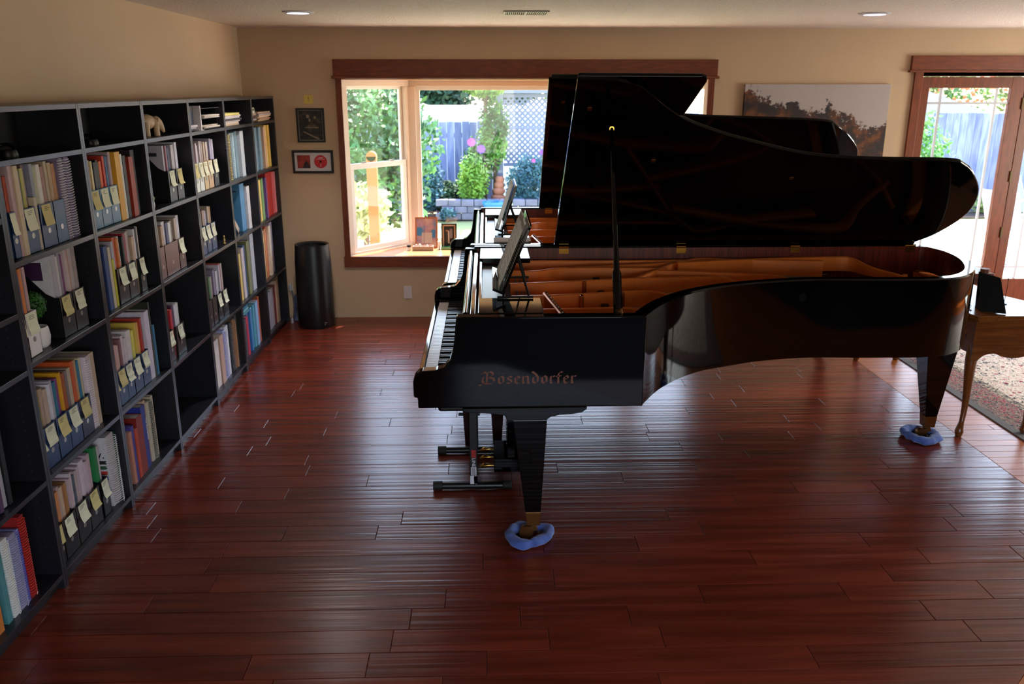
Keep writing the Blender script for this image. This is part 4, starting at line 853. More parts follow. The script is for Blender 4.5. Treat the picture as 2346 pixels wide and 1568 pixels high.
# ------------------------------------------------------------------ towels under the casters
tow = M('towel_blue', '5068b8', .9, var=.25, scale=40, bump=.002, bscale=260, sheen=.3)
def towel(c, R, seed, lab):
    rnd = random.Random(seed); vs = []; N, K = 48, 12; off = Vector((seed*3.1, 0, 0))
    for i in range(N):
        a = 2*PI*i/N; rr = R*(1+.4*noise.noise(Vector((math.cos(a)*.9, math.sin(a)*.9, seed*1.7)))); w = .030*(1+.8*noise.noise(Vector((math.cos(a)*2, math.sin(a)*2, seed+9.3))))
        for k in range(K):
            b = 2*PI*k/K; p = Vector(((rr+w*math.cos(b))*math.cos(a), (rr+w*math.cos(b))*math.sin(a), .024+.024*math.sin(b)))
            q = noise.noise(p*30+off)*.011+noise.noise(p*95+off)*.007; p += Vector((math.cos(a)*math.cos(b), math.sin(a)*math.cos(b), math.sin(b)*.8))*q; p.z = max(p.z, .001); vs.append(Vector(c)+p)
    fs = [(i*K+k, ((i+1) % N)*K+k, ((i+1) % N)*K+(k+1) % K, i*K+(k+1) % K) for i in range(N) for k in range(K)]
    o = MB().add(vs, fs).build('folded_towel', tow, None, smooth=1, sub=1); tag(o, lab, 'towel', 'blue towels around the casters'); return o
towel((2.316, -4.182, .002), .094, 1, 'blue crumpled towel around the caster of the near keyboard-side leg')
towel((4.816, -3.034, .002), .096, 4, 'blue crumpled towel around the caster of the tail leg')

# ------------------------------------------------------------------ keyboard bench
t = thing('keyboard_bench', (2.05, -3.4, 0), 'black tubular keyboard bench pushed under the front piano', 'bench')
bm_ = M('bench_black', '0c0c0e', .35); rub = M('rubber', '141414', .7)
for yy in (-3.645, -3.175):
    MB().tube([(1.87, yy, .022), (2.24, yy, .022)], .019, 14).build('foot_tube', bm_, t, smooth=.6)
    for xx in (1.835, 2.21): MB().tube([(xx, yy, .024), (xx+.05, yy, .024)], .024, 14).build('end_cap', rub, t, smooth=.6, bevel=.003)
    bx('post', bm_, t, 2.035, 2.075, yy-.012, yy+.012, .03, .50, bevel=.002)
bx('link_bar', bm_, t, 2.04, 2.07, -3.64, -3.18, .03, .05)
bx('seat', M('seat_vinyl', '0e0e10', .4), t, 1.88, 2.22, -3.78, -3.06, .50, .56, bevel=.015)
yl = -3.6575
def lab(x0, x1, z0, z1, c, nm): bx(nm, M('label_'+c, c, .5), t, x0, x1, yl-.0006, yl+.0002, z0, z1)
lab(2.036, 2.074, .035, .085, 'd8d4dc', 'maker_label'); lab(2.056, 2.074, .037, .083, 'c83848', 'maker_label'); lab(2.040, 2.070, .088, .135, 'c8c4cc', 'barcode_label'); lab(2.044, 2.068, .19, .235, 'a01818', 'red_label')
for k in range(7): lab(2.047, 2.063, .092+.0055*k, .0945+.0055*k, '404048', 'barcode_line')
text('LINE', M('label_white', 'e8e8f0', .5), t, .026, frame_mtx((2.055, yl-.001, .162), (0, 0, -1), (1, 0, 0)))
# second foot of wooden bench seen behind it
t = thing('wooden_stool', (2.0, -3.02, 0), 'dark tapered-leg stool standing behind the keyboard bench', 'stool')
dw = M('stool_wood', '2c100c', .25)
for (x, y) in ((2.02, -3.02), (2.19, -3.02), (2.02, -2.85), (2.19, -2.85)):
    MB().frust((x, y, 0), (.026, .026), (x, y, .46), (.05, .05)).build('leg', dw, t, bevel=.002)
bx('seat', dw, t, 1.96, 2.24, -3.055, -2.80, .46, .50, bevel=.006)
MB().tube([(1.955, -3.02, .19), (2.085, -3.02, .19)], .010).build('leg_bolt', M('bench_black'), t)
# ------------------------------------------------------------------ things by and on the back wall
blk = M('purifier_black', '121216', .35)
t = thing('tower_air_purifier', (.555, -.27, 0), 'tall black oval tower air purifier standing in the corner', 'air purifier')
def oval(cx, cy, a, b, n=36): return [(cx+a*math.cos(2*PI*k/n), cy+b*math.sin(2*PI*k/n)) for k in range(n)]
mb = MB(); lv = [(0, .158, .15), (.02, .165, .155), (.3, .163, .155), (.6, .160, .15), (.735, .150, .142)]
vs = [(x, y, z) for z, a, b in lv for x, y in oval(.572, -.27, a, b)]; n = 36
fs = [(i*n+k, i*n+(k+1) % n, (i+1)*n+(k+1) % n, (i+1)*n+k) for i in range(len(lv)-1) for k in range(n)]+[tuple(range(n))[::-1]]
mb.add(vs, fs).build('body', blk, t, smooth=1)
mb = MB(); o1 = oval(.572, -.27, .150, .142); o2 = oval(.572, -.27, .128, .118)
vs = [(x, y, .735) for x, y in o1]+[(x, y+0, .752-.02*(y+.27)*-3*.2) for x, y in o1]+[(x, y, .745) for x, y in o2]+[(x, y, .722) for x, y in o2]
fs = [(L*n+k, L*n+(k+1) % n, (L+1)*n+(k+1) % n, (L+1)*n+k) for L in range(3) for k in range(n)]; mb.add(vs, fs).build('top_rim', blk, t, smooth=.7)
MB().prism(oval(.572, -.27, .128, .118), XY, .716, .722).build('grille_base', M('gadget_black'), t)
g = MB()
for k in range(13): 
    xx = .572-.12+k*.02; hy_ = .116*math.sqrt(max(0, 1-((xx-.572)/.128)**2)); g.box(xx-.0025, xx+.0025, -.27-hy_, -.27+hy_, .722, .730)
g.build('grille', blk, t)
MB().box(.655, .69, -.3965, -.394, .052, .058).build('logo_plate', M('logo_grey', '8c9098', .4), t); MB().box(.667, .675, -.4005, -.398, .035, .043).build('status_light', M('logo_grey'), t)
t = thing('power_cord', (.34, -.05, 0), 'grey-blue cord and plug adapter hanging behind the bookcase end', 'cord')
cm = M('cord_grey', '485068', .5)
MB().tube([(.30, -.014, .30), (.314, -.013, .2), (.318, -.013, .1), (.322, -.013, .008)], .006, 8).build('cable', cm, t, smooth=1)
MB().box(.285, .31, -.04, -.001, .27, .33).build('plug', M('plug_white', 'a8a8b4', .5), t, bevel=.004)
MB().lathe([(.012, .0), (.012, .035), (.004, .05)], (.33, -.19, 0), 12).build('bottle_end', M('plug_white'), t)
t = thing('plastic_bag', (.37, -.045, 0), 'crumpled translucent blue bag behind the air purifier', 'bag')
mb = MB(); rnd = random.Random(2); vs = []
for i in range(9):
    for k in range(14):
        a = 2*PI*k/14; r = (.055-.005*i)*(1+.25*noise.noise(Vector((math.cos(a)*2, math.sin(a)*2, i*.6)))); vs.append((.352+r*math.cos(a)*.7, -.085+r*math.sin(a)*.7, .002+.03*i))
fs = [(i*14+k, i*14+(k+1) % 14, (i+1)*14+(k+1) % 14, (i+1)*14+k) for i in range(8) for k in range(14)]; mb.add(vs, fs).build('bag_body', M('bag_blue', '4c5474', .35), t, smooth=1)
# outlet
t = thing('wall_outlet', (1.385, 0, .24), 'white double wall outlet below the bay window', 'outlet')
om = M('outlet_white', 'd8ccd0', .4)
bx('cover_plate', om, t, 1.348, 1.422, -.006, 0, .178, .300, bevel=.002)
for z in (.213, .265):
    bx('socket', om, t, 1.368, 1.402, -.009, -.006, z-.014, z+.014, bevel=.004)
    for xx in (1.377, 1.393): bx('slot', M('slot_dark', '282020', .6), t, xx-.001, xx+.001, -.0096, -.0088, z-.005, z+.006)
# pictures left of the window
frb = M('frame_black', '141012', .35)
def frame(name, x0, x1, z0, z1, w, lab_, cat='picture', y=0, d=.018, fm=frb):
    t = thing(name, ((x0+x1)/2, y, z0), lab_, cat)
    f = MB(); f.box(x0, x1, y-d, y, z0, z0+w); f.box(x0, x1, y-d, y, z1-w, z1); f.box(x0, x0+w, y-d, y, z0+w, z1-w); f.box(x1-w, x1, y-d, y, z0+w, z1-w)
    f.build('frame', fm, t, bevel=.002); return t
t = frame('framed_photo', .457, .704, 1.62, 1.915, .016, 'black framed dark photograph of a keyboard instrument corner, above the red disc frame')
def noisepic(name, stops, sc, st=(1, 1, 1), detail=4, dist=0):
    if name in MATS: return MATS[name]
    m = M(name, '808080', .5); n = m.node_tree; L = n.links; b = n.nodes['Principled BSDF']
    g = n.nodes.new('ShaderNodeNewGeometry'); mp = n.nodes.new('ShaderNodeMapping'); mp.inputs['Scale'].default_value = st; t = n.nodes.new('ShaderNodeTexNoise'); t.inputs['Scale'].default_value = sc; t.inputs['Detail'].default_value = detail; t.inputs['Distortion'].default_value = dist
    r = n.nodes.new('ShaderNodeValToRGB'); L.new(g.outputs['Position'], mp.inputs[0]); L.new(mp.outputs[0], t.inputs[0]); L.new(t.outputs[0], r.inputs[0]); L.new(r.outputs[0], b.inputs['Base Color'])
    ramp(r, stops)
    return m
bx('mount_edge', M('mount_grey', '8c8880', .6), t, .473, .688, -.008, -.001, 1.636, 1.899)
bx('photograph', noisepic('photo_dark', [(.3, '0c0a0c'), (.5, '201814'), (.62, '3c3024'), (.75, '6c5840')], 18), t, .478, .683, -.009, -.0075, 1.641, 1.894)
pc = M('photo_light', '8c7c68', .6)
q = MB(); q.add([(.51, -.0095, 1.71), (.52, -.0095, 1.715), (.655, -.0095, 1.652), (.64, -.0095, 1.645)], [(0, 1, 2, 3)]); q.build('bright_shape', pc, t)
for a_ in ((.53, .65, 1.745, 1.752), (.545, .57, 1.83, 1.86), (.565, .58, 1.80, 1.825), (.61, .63, 1.825, 1.845)): bx('bright_shape', pc, t, a_[0], a_[1], -.0096, -.0092, a_[2], a_[3])
t = frame('framed_disc', .396, .762, 1.348, 1.552, .021, 'black framed display with a red compact disc and red cover, nearest the window casing')
bx('mount', M('mount_white', 'c8c0c4', .6), t, .417, .741, -.008, -.001, 1.369, 1.531)
bx('cover_card', noisepic('cover_red', [(.35, '401c20'), (.5, '8c2420'), (.65, 'a03828')], 22), t, .44, .555, -.0095, -.0075, 1.393, 1.508)
MB().add([(.49, -.0100, 1.393), (.50, -.0100, 1.44), (.52, -.0100, 1.46), (.548, -.0100, 1.42), (.552, -.0100, 1.393)], [(0, 1, 2, 3, 4)]).build('cover_figure', M('cover_dark', '28181c', .6), t)
MB().lathe([(.009, -.0095), (.058, -.0095), (.058, -.0108), (.009, -.0108)], (.648, 0, 1.451), 40, ax='y').build('disc', M('disc_red', 'c02830', .3), t)
MB().lathe([(.001, -.0109), (.010, -.0109), (.010, -.0115), (.001, -.0115)], (.648, 0, 1.451), 20, ax='y').build('disc_hub', M('gadget_black'), t)
q = MB(); q.box(.612, .684, -.0112, -.0109, 1.472, 1.4745); q.box(.63, .668, -.0112, -.0109, 1.482, 1.487); q.box(.6465, .6495, -.0112, -.0109, 1.405, 1.432); q.build('disc_print', M('label_white'), t)
t = thing('sticky_square', (.573, -.001, 1.95), 'yellow square sticky note on the wall above the dark photograph', 'sticky note')
bx('note', M('note_yellow', 'd4c060', .7), t, .533, .614, -.0018, -.0004, 1.951, 2.025)
text('!', M('ink'), t, .05, frame_mtx((.573, -.0022, 1.99), (1, 0, 0), (0, 0, 1)), name='handwriting')
# canvas
t = thing('canvas_painting', (5.1, 0, 1.42), 'wide unframed painting of autumn trees under a pale grey sky', 'painting')
cvm = M('canvas_art', 'b8a8a0', .7); n = cvm.node_tree; L = n.links; bsd = n.nodes['Principled BSDF']
g = n.nodes.new('ShaderNodeNewGeometry'); sp = n.nodes.new('ShaderNodeSeparateXYZ'); L.new(g.outputs['Position'], sp.inputs[0])
def nz(scale, st, det=6):
    mp = n.nodes.new('ShaderNodeMapping'); mp.inputs['Scale'].default_value = st; tt = n.nodes.new('ShaderNodeTexNoise'); tt.inputs['Scale'].default_value = scale; tt.inputs['Detail'].default_value = det; tt.inputs['Roughness'].default_value = .7
    L.new(g.outputs['Position'], mp.inputs[0]); L.new(mp.outputs[0], tt.inputs[0]); return tt.outputs[0]
def mth(op, a, b=0):
    q = n.nodes.new('ShaderNodeMath'); q.operation = op
    for i, v in enumerate((a, b)):
        if isinstance(v, (int, float)): q.inputs[i].default_value = v
        else: L.new(v, q.inputs[i])
    return q.outputs[0]
edge = mth('SUBTRACT', mth('ADD', mth('MULTIPLY', mth('SUBTRACT', nz(1.9, (1, 1, 0), 1), .5), .9), mth('MULTIPLY', mth('SUBTRACT', nz(14, (1, 1, 1)), .5), .55)), mth('SUBTRACT', sp.outputs[2], 1.93))
edge = mth('ADD', edge, mth('MULTIPLY', mth('SUBTRACT', 5.05, sp.outputs[0]), .10))
cr = n.nodes.new('ShaderNodeValToRGB'); cr.color_ramp.elements[0].position = .0; cr.color_ramp.elements[1].position = .03; L.new(edge, cr.inputs[0])
fol = n.nodes.new('ShaderNodeValToRGB'); L.new(nz(5, (1, 1, 1.2)), fol.inputs[0])
ramp(fol, [(.3, '141014'), (.46, '2c2024'), (.53, '4c2818'), (.6, '74401c'), (.66, '5c3c30'), (.76, 'b89478')])
mx = n.nodes.new('ShaderNodeMix'); mx.data_type = 'RGBA'; L.new(cr.outputs[0], mx.inputs[0]); mx.inputs[6].default_value = (*lin('b0a4a4'), 1); L.new(fol.outputs[0], mx.inputs[7]); L.new(mx.outputs[2], bsd.inputs['Base Color'])
bx('stretched_canvas', cvm, t, 4.435, 5.745, -.036, -.001, 1.38, 2.118, bevel=.003)

# ------------------------------------------------------------------ bay seat objects
sz = .585
def lean_frame(name, x0, x1, y, h, tilt, w, fm, lab_, pic, mount=None):
    t = thing(name, ((x0+x1)/2, y, sz), lab_, 'picture frame')
    ct, st = math.cos(tilt), math.sin(tilt)
    def F(x, u, d): return Vector((x, y+u*st+d*ct, sz+.002+u*ct-d*st))
    def slab(nm, xa, xb, ua, ub, da, db, m):
        v = [F(x, u, d) for d in (da, db) for x, u in ((xa, ua), (xb, ua), (xb, ub), (xa, ub))]
        return MB().add(v, [(0,3,2,1),(4,5,6,7),(0,1,5,4),(1,2,6,5),(2,3,7,6),(3,0,4,7)]).build(nm, m, t)
    slab('frame_rail', x0, x1, 0, w, 0, .016, fm); slab('frame_rail', x0, x1, h-w, h, 0, .016, fm); slab('frame_rail', x0, x0+w, w, h-w, 0, .016, fm); slab('frame_rail', x1-w, x1, w, h-w, 0, .016, fm)
    if mount: slab('mount', x0+w, x1-w, w, h-w, .006, .009, mount); k = w*1.1; slab('picture', x0+w+k, x1-w-k, w+k, h-w-k, .004, .006, pic)
    else: slab('picture', x0+w, x1-w, w, h-w, .006, .009, pic)
    q = MB(); q.add([F((x0+x1)/2-.02, h*.6, .017), F((x0+x1)/2+.02, h*.6, .017), ((x0+x1)/2+.02, y+.1+h*.1, sz), ((x0+x1)/2-.02, y+.1+h*.1, sz)], [(0, 1, 2, 3)]); o = q.build('strut', M('frame_back', '2c1c14', .8), t); s_ = o.modifiers.new('th', 'SOLIDIFY'); s_.thickness = .003
    return t, slab
fo_ = M('frame_orange_wood', 'b4683c', .4)
t, slab = lean_frame('wooden_framed_print', 1.435, 1.655, .40, .30, .25, .014, fo_, 'orange-brown wooden frame with a blue and pink print, leaning on the bay seat', noisepic('print_pastel', [(.3, '6890b8'), (.45, 'b0889c'), (.58, 'c09890'), (.7, 'd0b4a8')], 14))
slab('print_shape', 1.50, 1.60, .05, .15, .002, .006, M('print_beige', 'c8b4a8', .6)); slab('print_shape', 1.455, 1.50, .12, .2, .003, .006, M('print_blue', '3c80b4', .6)); slab('print_shape', 1.595, 1.63, .10, .18, .003, .006, M('print_blue'))
t, slab = lean_frame('black_framed_photo', 1.693, 1.842, .37, .24, .14, .012, frb, 'small black framed photo with a cream mount, right of the wooden frame', M('photo_ground', '181410', .6), M('mount_tan', 'd0a888', .6))
for xa, xb, ua, ub, c in ((1.735, 1.755, .06, .17, '3c3430'), (1.758, 1.77, .05, .17, 'c8b8b0'), (1.775, 1.80, .06, .19, '706c74'), (1.735, 1.76, .165, .18, 'a87850'), (1.775, 1.80, .03, .10, '8c6c50')): slab('photo_figure', xa, xb, ua, ub, .0025, .004, M('photo_'+c, c, .6))
t = thing('green_book', (1.765, .33, sz), 'green glass-edged block under the small black frame', 'ornament'); bx('block', M('green_glass', '3c8c6c', .1, spec=.8), t, 1.69, 1.845, .30, .36, sz, sz+.03, bevel=.003)
t = thing('stone_trough', (1.53, .27, sz), 'shallow grey stone trough of small ornaments in front of the wooden frame', 'tray')
tg = M('trough_stone', '988478', .6)
q = MB(); q.box(1.42, 1.62, .25, .262, sz, sz+.045); q.box(1.42, 1.62, .308, .32, sz, sz+.045); q.box(1.42, 1.432, .262, .308, sz, sz+.045); q.box(1.608, 1.62, .262, .308, sz, sz+.045); q.box(1.432, 1.608, .262, .308, sz, sz+.01); q.build('trough', tg, t, bevel=.002)
for k, (x, c, s_) in enumerate(((1.455, 'e0a8a0', .03), (1.49, 'f0e8e4', .034), (1.53, 'c87860', .022), (1.562, 'f0ece8', .026), (1.589, 'b85840', .026))):
    r = s_*.5; o = MB().lathe([(r*.7, sz+.0105), (r, sz+.02), (r*.9, sz+.03), (r*.5, sz+.03+s_*.5), (r*.55, sz+.035+s_*.7), (.001, sz+.03+s_)], (x, .285, 0), 14).build('small_ornament', M('orn_'+c, c, .4), None, smooth=1)
    tag(o, ['pink', 'tall white', 'terracotta', 'right-hand white', 'brick red'][k]+' little ornament standing in the stone trough', 'ornament', 'ornaments in the stone trough')
t = thing('ink_bottle', (1.40, .30, sz), 'small clear jar with a black lid at the left end of the trough', 'jar')
MB().lathe([(.018, sz), (.02, sz+.003), (.02, sz+.03), (.016, sz+.036)], (1.385, .275, 0), 18).build('jar', M('jar_glass', 'e0dcdc', .1), t, smooth=.6); MB().lathe([(.019, sz+.036), (.019, sz+.054), (.001, sz+.055)], (1.385, .275, 0), 18).build('lid', M('gadget_black'), t, smooth=.6)
t = thing('glass_obelisk', (1.52, .33, sz), 'slender clear glass spire standing behind the trough', 'ornament')
MB().frust((1.525, .345, sz), (.012, .008), (1.535, .37, sz+.29), (.0015, .0015)).build('spire', glass_mat('crystal', (.95, .9, .95), 1.5), t)
t = thing('white_votive', (1.672, .38, sz), 'small white lidded cup between the two frames', 'cup')
MB().lathe([(.010, sz), (.012, sz+.06), (.016, sz+.065), (.016, sz+.078), (.001, sz+.08)], (1.672, .34, 0), 16).build('cup', potw, t, smooth=.6)

# ------------------------------------------------------------------ rug, long side table
rug_m = M('rug_wool', 'c8b8a8', .95); n = rug_m.node_tree; L = n.links; bsd = n.nodes['Principled BSDF']
g = n.nodes.new('ShaderNodeNewGeometry')
vo = n.nodes.new('ShaderNodeTexVoronoi'); vo.inputs['Scale'].default_value = 11; vo.feature = 'F1'; L.new(g.outputs['Position'], vo.inputs[0])
no = n.nodes.new('ShaderNodeTexNoise'); no.inputs['Scale'].default_value = 34; no.inputs['Detail'].default_value = 3; no.inputs['Distortion'].default_value = 1.2; L.new(g.outputs['Position'], no.inputs[0])
r1 = n.nodes.new('ShaderNodeValToRGB'); L.new(no.outputs[0], r1.inputs[0]); 
ramp(r1, [(0, '282434'), (.41, 'c8b8a4'), (.44, 'dccfc0'), (.57, 'b0405c'), (.60, 'c8b8a0'), (.68, '8c1c38')], True)
r2 = n.nodes.new('ShaderNodeValToRGB'); L.new(vo.outputs['Distance'], r2.inputs[0]); 
ramp(r2, [(0, '000000'), (.1, '606060'), (.16, 'ffffff')], True)
mx = n.nodes.new('ShaderNodeMix'); mx.data_type = 'RGBA'; L.new(r2.outputs[0], mx.inputs[0]); mx.inputs[6].default_value = (*lin('942440'), 1); L.new(r1.outputs[0], mx.inputs[7]); L.new(mx.outputs[2], bsd.inputs['Base Color'])
def bandmat(nm, base, a, b_):
    m = M(nm, base, .95); n = m.node_tree; L = n.links; g = n.nodes.new('ShaderNodeNewGeometry'); no = n.nodes.new('ShaderNodeTexNoise'); no.inputs['Scale'].default_value = 42; no.inputs['Distortion'].default_value = 1.5; L.new(g.outputs['Position'], no.inputs[0])
    r = n.nodes.new('ShaderNodeValToRGB'); r.color_ramp.interpolation = 'CONSTANT'; L.new(no.outputs[0], r.inputs[0])
    ramp(r, [(0, a), (.45, base), (.56, b_)], True)
    L.new(r.outputs[0], n.nodes['Principled BSDF'].inputs['Base Color']); return m
t = thing('persian_rug', (6.9, -2.6, 0), 'cream patterned rug with red and navy flowers and a grey edge', 'rug')
rx0, rx1, ry0, ry1 = 5.43, 8.5, -4.6, -.75
bands = [(0, .06, 'grey_edge', M('rug_edge', '706c6c', .95)), (.06, .12, 'border_band', bandmat('rug_band_a', '9c8c7c', '3c3440', '8c5058')), (.12, .30, 'border_band', bandmat('rug_band_b', 'a89080', '282838', 'a02440')), (.30, .36, 'border_band', bandmat('rug_band_c', '8c7c6c', '302c38', 'c8b8a0'))]
for a, b_, nm, m in bands:
    q = MB(); q.box(rx0+a, rx0+b_, ry0+a, ry1-a, .0005, .009); q.box(rx1-b_, rx1-a, ry0+a, ry1-a, .0005, .009); q.box(rx0+b_, rx1-b_, ry0+a, ry0+b_, .0005, .009); q.box(rx0+b_, rx1-b_, ry1-b_, ry1-a, .0005, .009); q.build(nm, m, t)
bx('field', rug_m, t, rx0+.36, rx1-.36, ry0+.36, ry1-.36, .0005, .0095)
oakt = M('table_oak', '74421c', .22, col2='603414', scale=7, stretch=(9, .7, 9), bump=.0002); oaktx = M('table_oak_front', '74421c', .25, col2='5c3014', scale=5, stretch=(.8, 6, 9))
t = thing('oak_console_table', (5.32, -2.2, 0), 'long oak table with cabriole legs beside the piano tail, cut by the right edge', 'table')
tp = [(5.0, -3.04), (5.02, -3.10), (5.60, -3.10), (5.62, -3.04), (5.62, -2.95), (5.46, -2.55), (5.46, -1.36), (5.40, -1.34), (5.04, -1.34), (5.0, -1.38)]
MB().prism(tp, XY, .775, .80).build('tabletop', oakt, t, bevel=.006, seg=3)
MB().prism([(x+(.012 if x < 5.3 else -.012), y+(.012 if y < -2.5 else -.012)) for x, y in tp], XY, .762, .775).build('top_moulding', oakt, t)
ap = [(5.06, .762), (5.56, .762), (5.56, .50), (5.53, .50)]+[tuple(v)[:2] for v in catmull([(5.53, .50, 0), (5.50, .535, 0), (5.44, .545, 0), (5.39, .525, 0), (5.32, .515, 0), (5.25, .525, 0), (5.20, .545, 0), (5.14, .535, 0), (5.10, .50, 0)], 4)][1:]+[(5.06, .50)]
MB().prism(ap, XZ, -3.02, -3.0).build('front_apron', oaktx, t)
bx('apron_moulding', oaktx, t, 5.06, 5.56, -3.026, -3.02, .585, .60)
bx('back_apron', oaktx, t, 5.06, 5.44, -1.44, -1.42, .54, .762)
for xx in (5.06, 5.42): bx('side_apron', oakt, t, xx, xx+.02, -3.0, -1.44, .54, .762)
def cabriole(x, y, sx, sy, mat=oakt, zf=0):
    pts = [(0, 0, .76), (0, 0, .60), (.012, .012, .50), (.008, .008, .40), (-.004, -.004, .28), (-.006, -.006, .16), (.004, .004, .09), (.016, .016, .05), (.018, .018, .03), (.02, .02, zf)]
    rs = [.034, .036, .034, .029, .022, .017, .015, .022, .026, .018]
    if x > 5.45 and not zf: return cabriole(x, y, sx, sy, mat, .0125)
    P_ = catmull([(x+a*sx, y+b*sy, z) for a, b, z in pts], 3); R_ = []
    for i in range(len(rs)-1): R_ += [rs[i]+(rs[i+1]-rs[i])*k/3 for k in range(3)]
    R_.append(rs[-1]); return MB().tube(P_, R_, 12).build('leg', mat, t, smooth=1)
for x, y, a, b_ in ((5.095, -2.975, -1, -1), (5.505, -2.965, -.6, -1), (5.095, -1.47, -1, 1), (5.40, -1.47, -.3, 1)): cabriole(x, y, a, b_)
# second small table leg: antique side chair partly hidden behind the piano tail
t2 = t
t = thing('occasional_table', (5.42, -1.75, 0), 'brown cabriole-leg table partly seen past the tail leg, standing on the rug', 'table')
dk = M('dark_walnut', '4c2414', .3)
for x, y in ((5.57, -1.55), (5.95, -1.55), (5.57, -1.15), (5.95, -1.15)): cabriole(x, y, 1 if x > 5.7 else -1, 1 if y > -1.4 else -1, dk)
bx('tabletop', dk, t, 5.53, 6.0, -1.6, -1.1, .70, .73, bevel=.006); bx('apron', dk, t, 5.56, 5.97, -1.56, -1.14, .64, .70)
# black tablet folder on the table and little wire stand
t = thing('black_folder_stand', (5.17, -2.95, .80), 'black angular folder standing open on the oak table, against the piano tail', 'folder')
fm = M('folder_black', '060608', .8, spec=.2)
q = MB(); q.add([(5.09, -3.0, .804), (5.205, -3.06, .804), (5.175, -3.0, 1.005), (5.08, -2.93, 1.03)], [(0, 1, 2, 3)]); o = q.build('front_board', fm, t); s_ = o.modifiers.new('th', 'SOLIDIFY'); s_.thickness = .006
q = MB(); q.add([(5.13, -2.86, .804), (5.235, -2.92, .804), (5.175, -2.995, 1.005), (5.08, -2.925, 1.03)], [(0, 1, 2, 3)]); o = q.build('back_board', fm, t); s_ = o.modifiers.new('th', 'SOLIDIFY'); s_.thickness = .006
q = MB(); q.add([(5.09, -3.0, .80), (5.08, -2.93, 1.03), (5.11, -2.93, .91), (5.12, -2.88, .80)], [(0, 1, 2, 3)]); o = q.build('side_flap', fm, t); s_ = o.modifiers.new('th', 'SOLIDIFY'); s_.thickness = .003
t = thing('wire_stand', (5.33, -2.78, .80), 'small thin wire display stand on the oak table', 'stand')
wm = M('wire_dark', '3c3430', .35, .7)
MB().lathe([(.001, .80), (.028, .80), (.028, .804), (.001, .806)], (5.335, -2.80, 0), 18).build('base', wm, t)
MB().tube([(5.345, -2.80, .804), (5.35, -2.80, .90), (5.348, -2.80, .95)], .0018, 6).build('rod', wm, t); MB().tube([(5.32, -2.80, .804), (5.318, -2.80, .84), (5.30, -2.82, .87), (5.31, -2.81, .885)], .002, 6).build('hook', wm, t)
MB().lathe([(.001, .95), (.008, .955), (.001, .962)], (5.348, -2.80, 0), 10).build('finial', wm, t)
t = thing('key_ring', (5.02, -2.96, .80), 'tiny keys and ring by the black folder at the table corner', 'keys')
MB().tube([(5.05+.014*math.cos(a), -2.93, .818+.014*math.sin(a)) for a in [k*PI/8 for k in range(17)]], .0015, 6).build('ring', wm, t); MB().box(5.045, 5.055, -2.96, -2.93, .801, .804).build('key', M('chrome'), t)

# ------------------------------------------------------------------ garden outside
GZ = -.28
grass = M('lawn_grass', 'a8b078', .9, col2='8c9860', scale=1.2, detail=6); conc = M('patio_concrete', 'd8cfc4', .85, var=.12, scale=1.5)
tag(MB().box(-14, 30, .14, 40, GZ-.1, GZ).build('ground', grass), kind='structure')
pt = thing('patio', (8.4, 3, -.16), kind='structure')
random.seed(5)
for i in range(9):
    for j in range(7):
        x0, y0 = 4.6+i*1.0, .16+j*.95
        bx('paver', conc, pt, x0+.006, x0+.994, y0+.006, y0+.944, -.20+GZ+.28, -.16+random.uniform(-.003, .003))
tag(bx('trim_2', M('bed_soil', '3c3028', .9), None, -4, 18, 7.9, 8.65, GZ, GZ+.03), kind='structure')
# fence of boards
fence = M('fence_cedar', '8c94c0', .85, col2='6c76a4', scale=5, stretch=(3, 3, .5), rnd=.22)
FY = 8.9
def fence_run(x0, x1, y, zt, lab_):
    t = thing('board_fence', ((x0+x1)/2, y, GZ), lab_, 'fence'); x = x0; m0 = None
    while x < x1:
        w = random.uniform(.13, .15)
        if m0 is None:
            m0 = bx('board', fence, t, x, x+.14, y-.011, y+.011, GZ+.02, zt); o = m0; xr = x
        else: o = m0.copy(); COL.objects.link(o); o.parent = t; o.location = ((x-xr), random.uniform(-.004, .004), random.uniform(-.02, .015))
        x += .146
    for z in (GZ+.35, zt-.3): bx('rail', fence, t, x0, x1, y+.012, y+.05, z, z+.09)
    k = x0
    while k < x1: bx('post', fence, t, k, k+.09, y+.05, y+.14, GZ, zt-.05); k += 2.4
fence_run(-3.0, 2.3, FY, 1.47, 'weathered grey-blue board fence seen through the bay window')
fence_run(4.6, 17.0, FY, 1.62, 'weathered grey board fence seen through the glazed door')
# neighbour's pale wall and shed roofs
t = thing('neighbour_house', (2.2, 11.6, GZ), 'bright white building wall behind the fence and the lattice', 'building')
bx('wall', M('render_white', 'f0ece8', .8), t, .5, 6.2, 11.5, 13.5, GZ, 1.62)
MB().prism([(11.3, 1.6), (13.7, 1.6), (12.5, 1.70)], YZ, .4, 6.3).build('roof', M('roof_white', 'e4e0e0', .6), t)
t = thing('garden_shed', (11.5, 12, GZ), 'grey shed roof rising behind the fence at the door', 'shed')
bx('wall', fence, t, 9.7, 13.2, 11.5, 14, GZ, 1.45)
shr = M('shingle_grey', '343e54', .8, var=.2, scale=10)
MB().add([(9.4, 11.2, 1.45), (13.5, 11.2, 1.45), (12.3, 12.8, 2.1), (9.4, 12.8, 2.1)], [(0, 1, 2, 3)]).add([(9.4, 11.2, 1.39), (13.5, 11.2, 1.39), (12.3, 12.8, 2.04), (9.4, 12.8, 2.04)], [(0, 1, 2, 3)]).build('roof', shr, t)
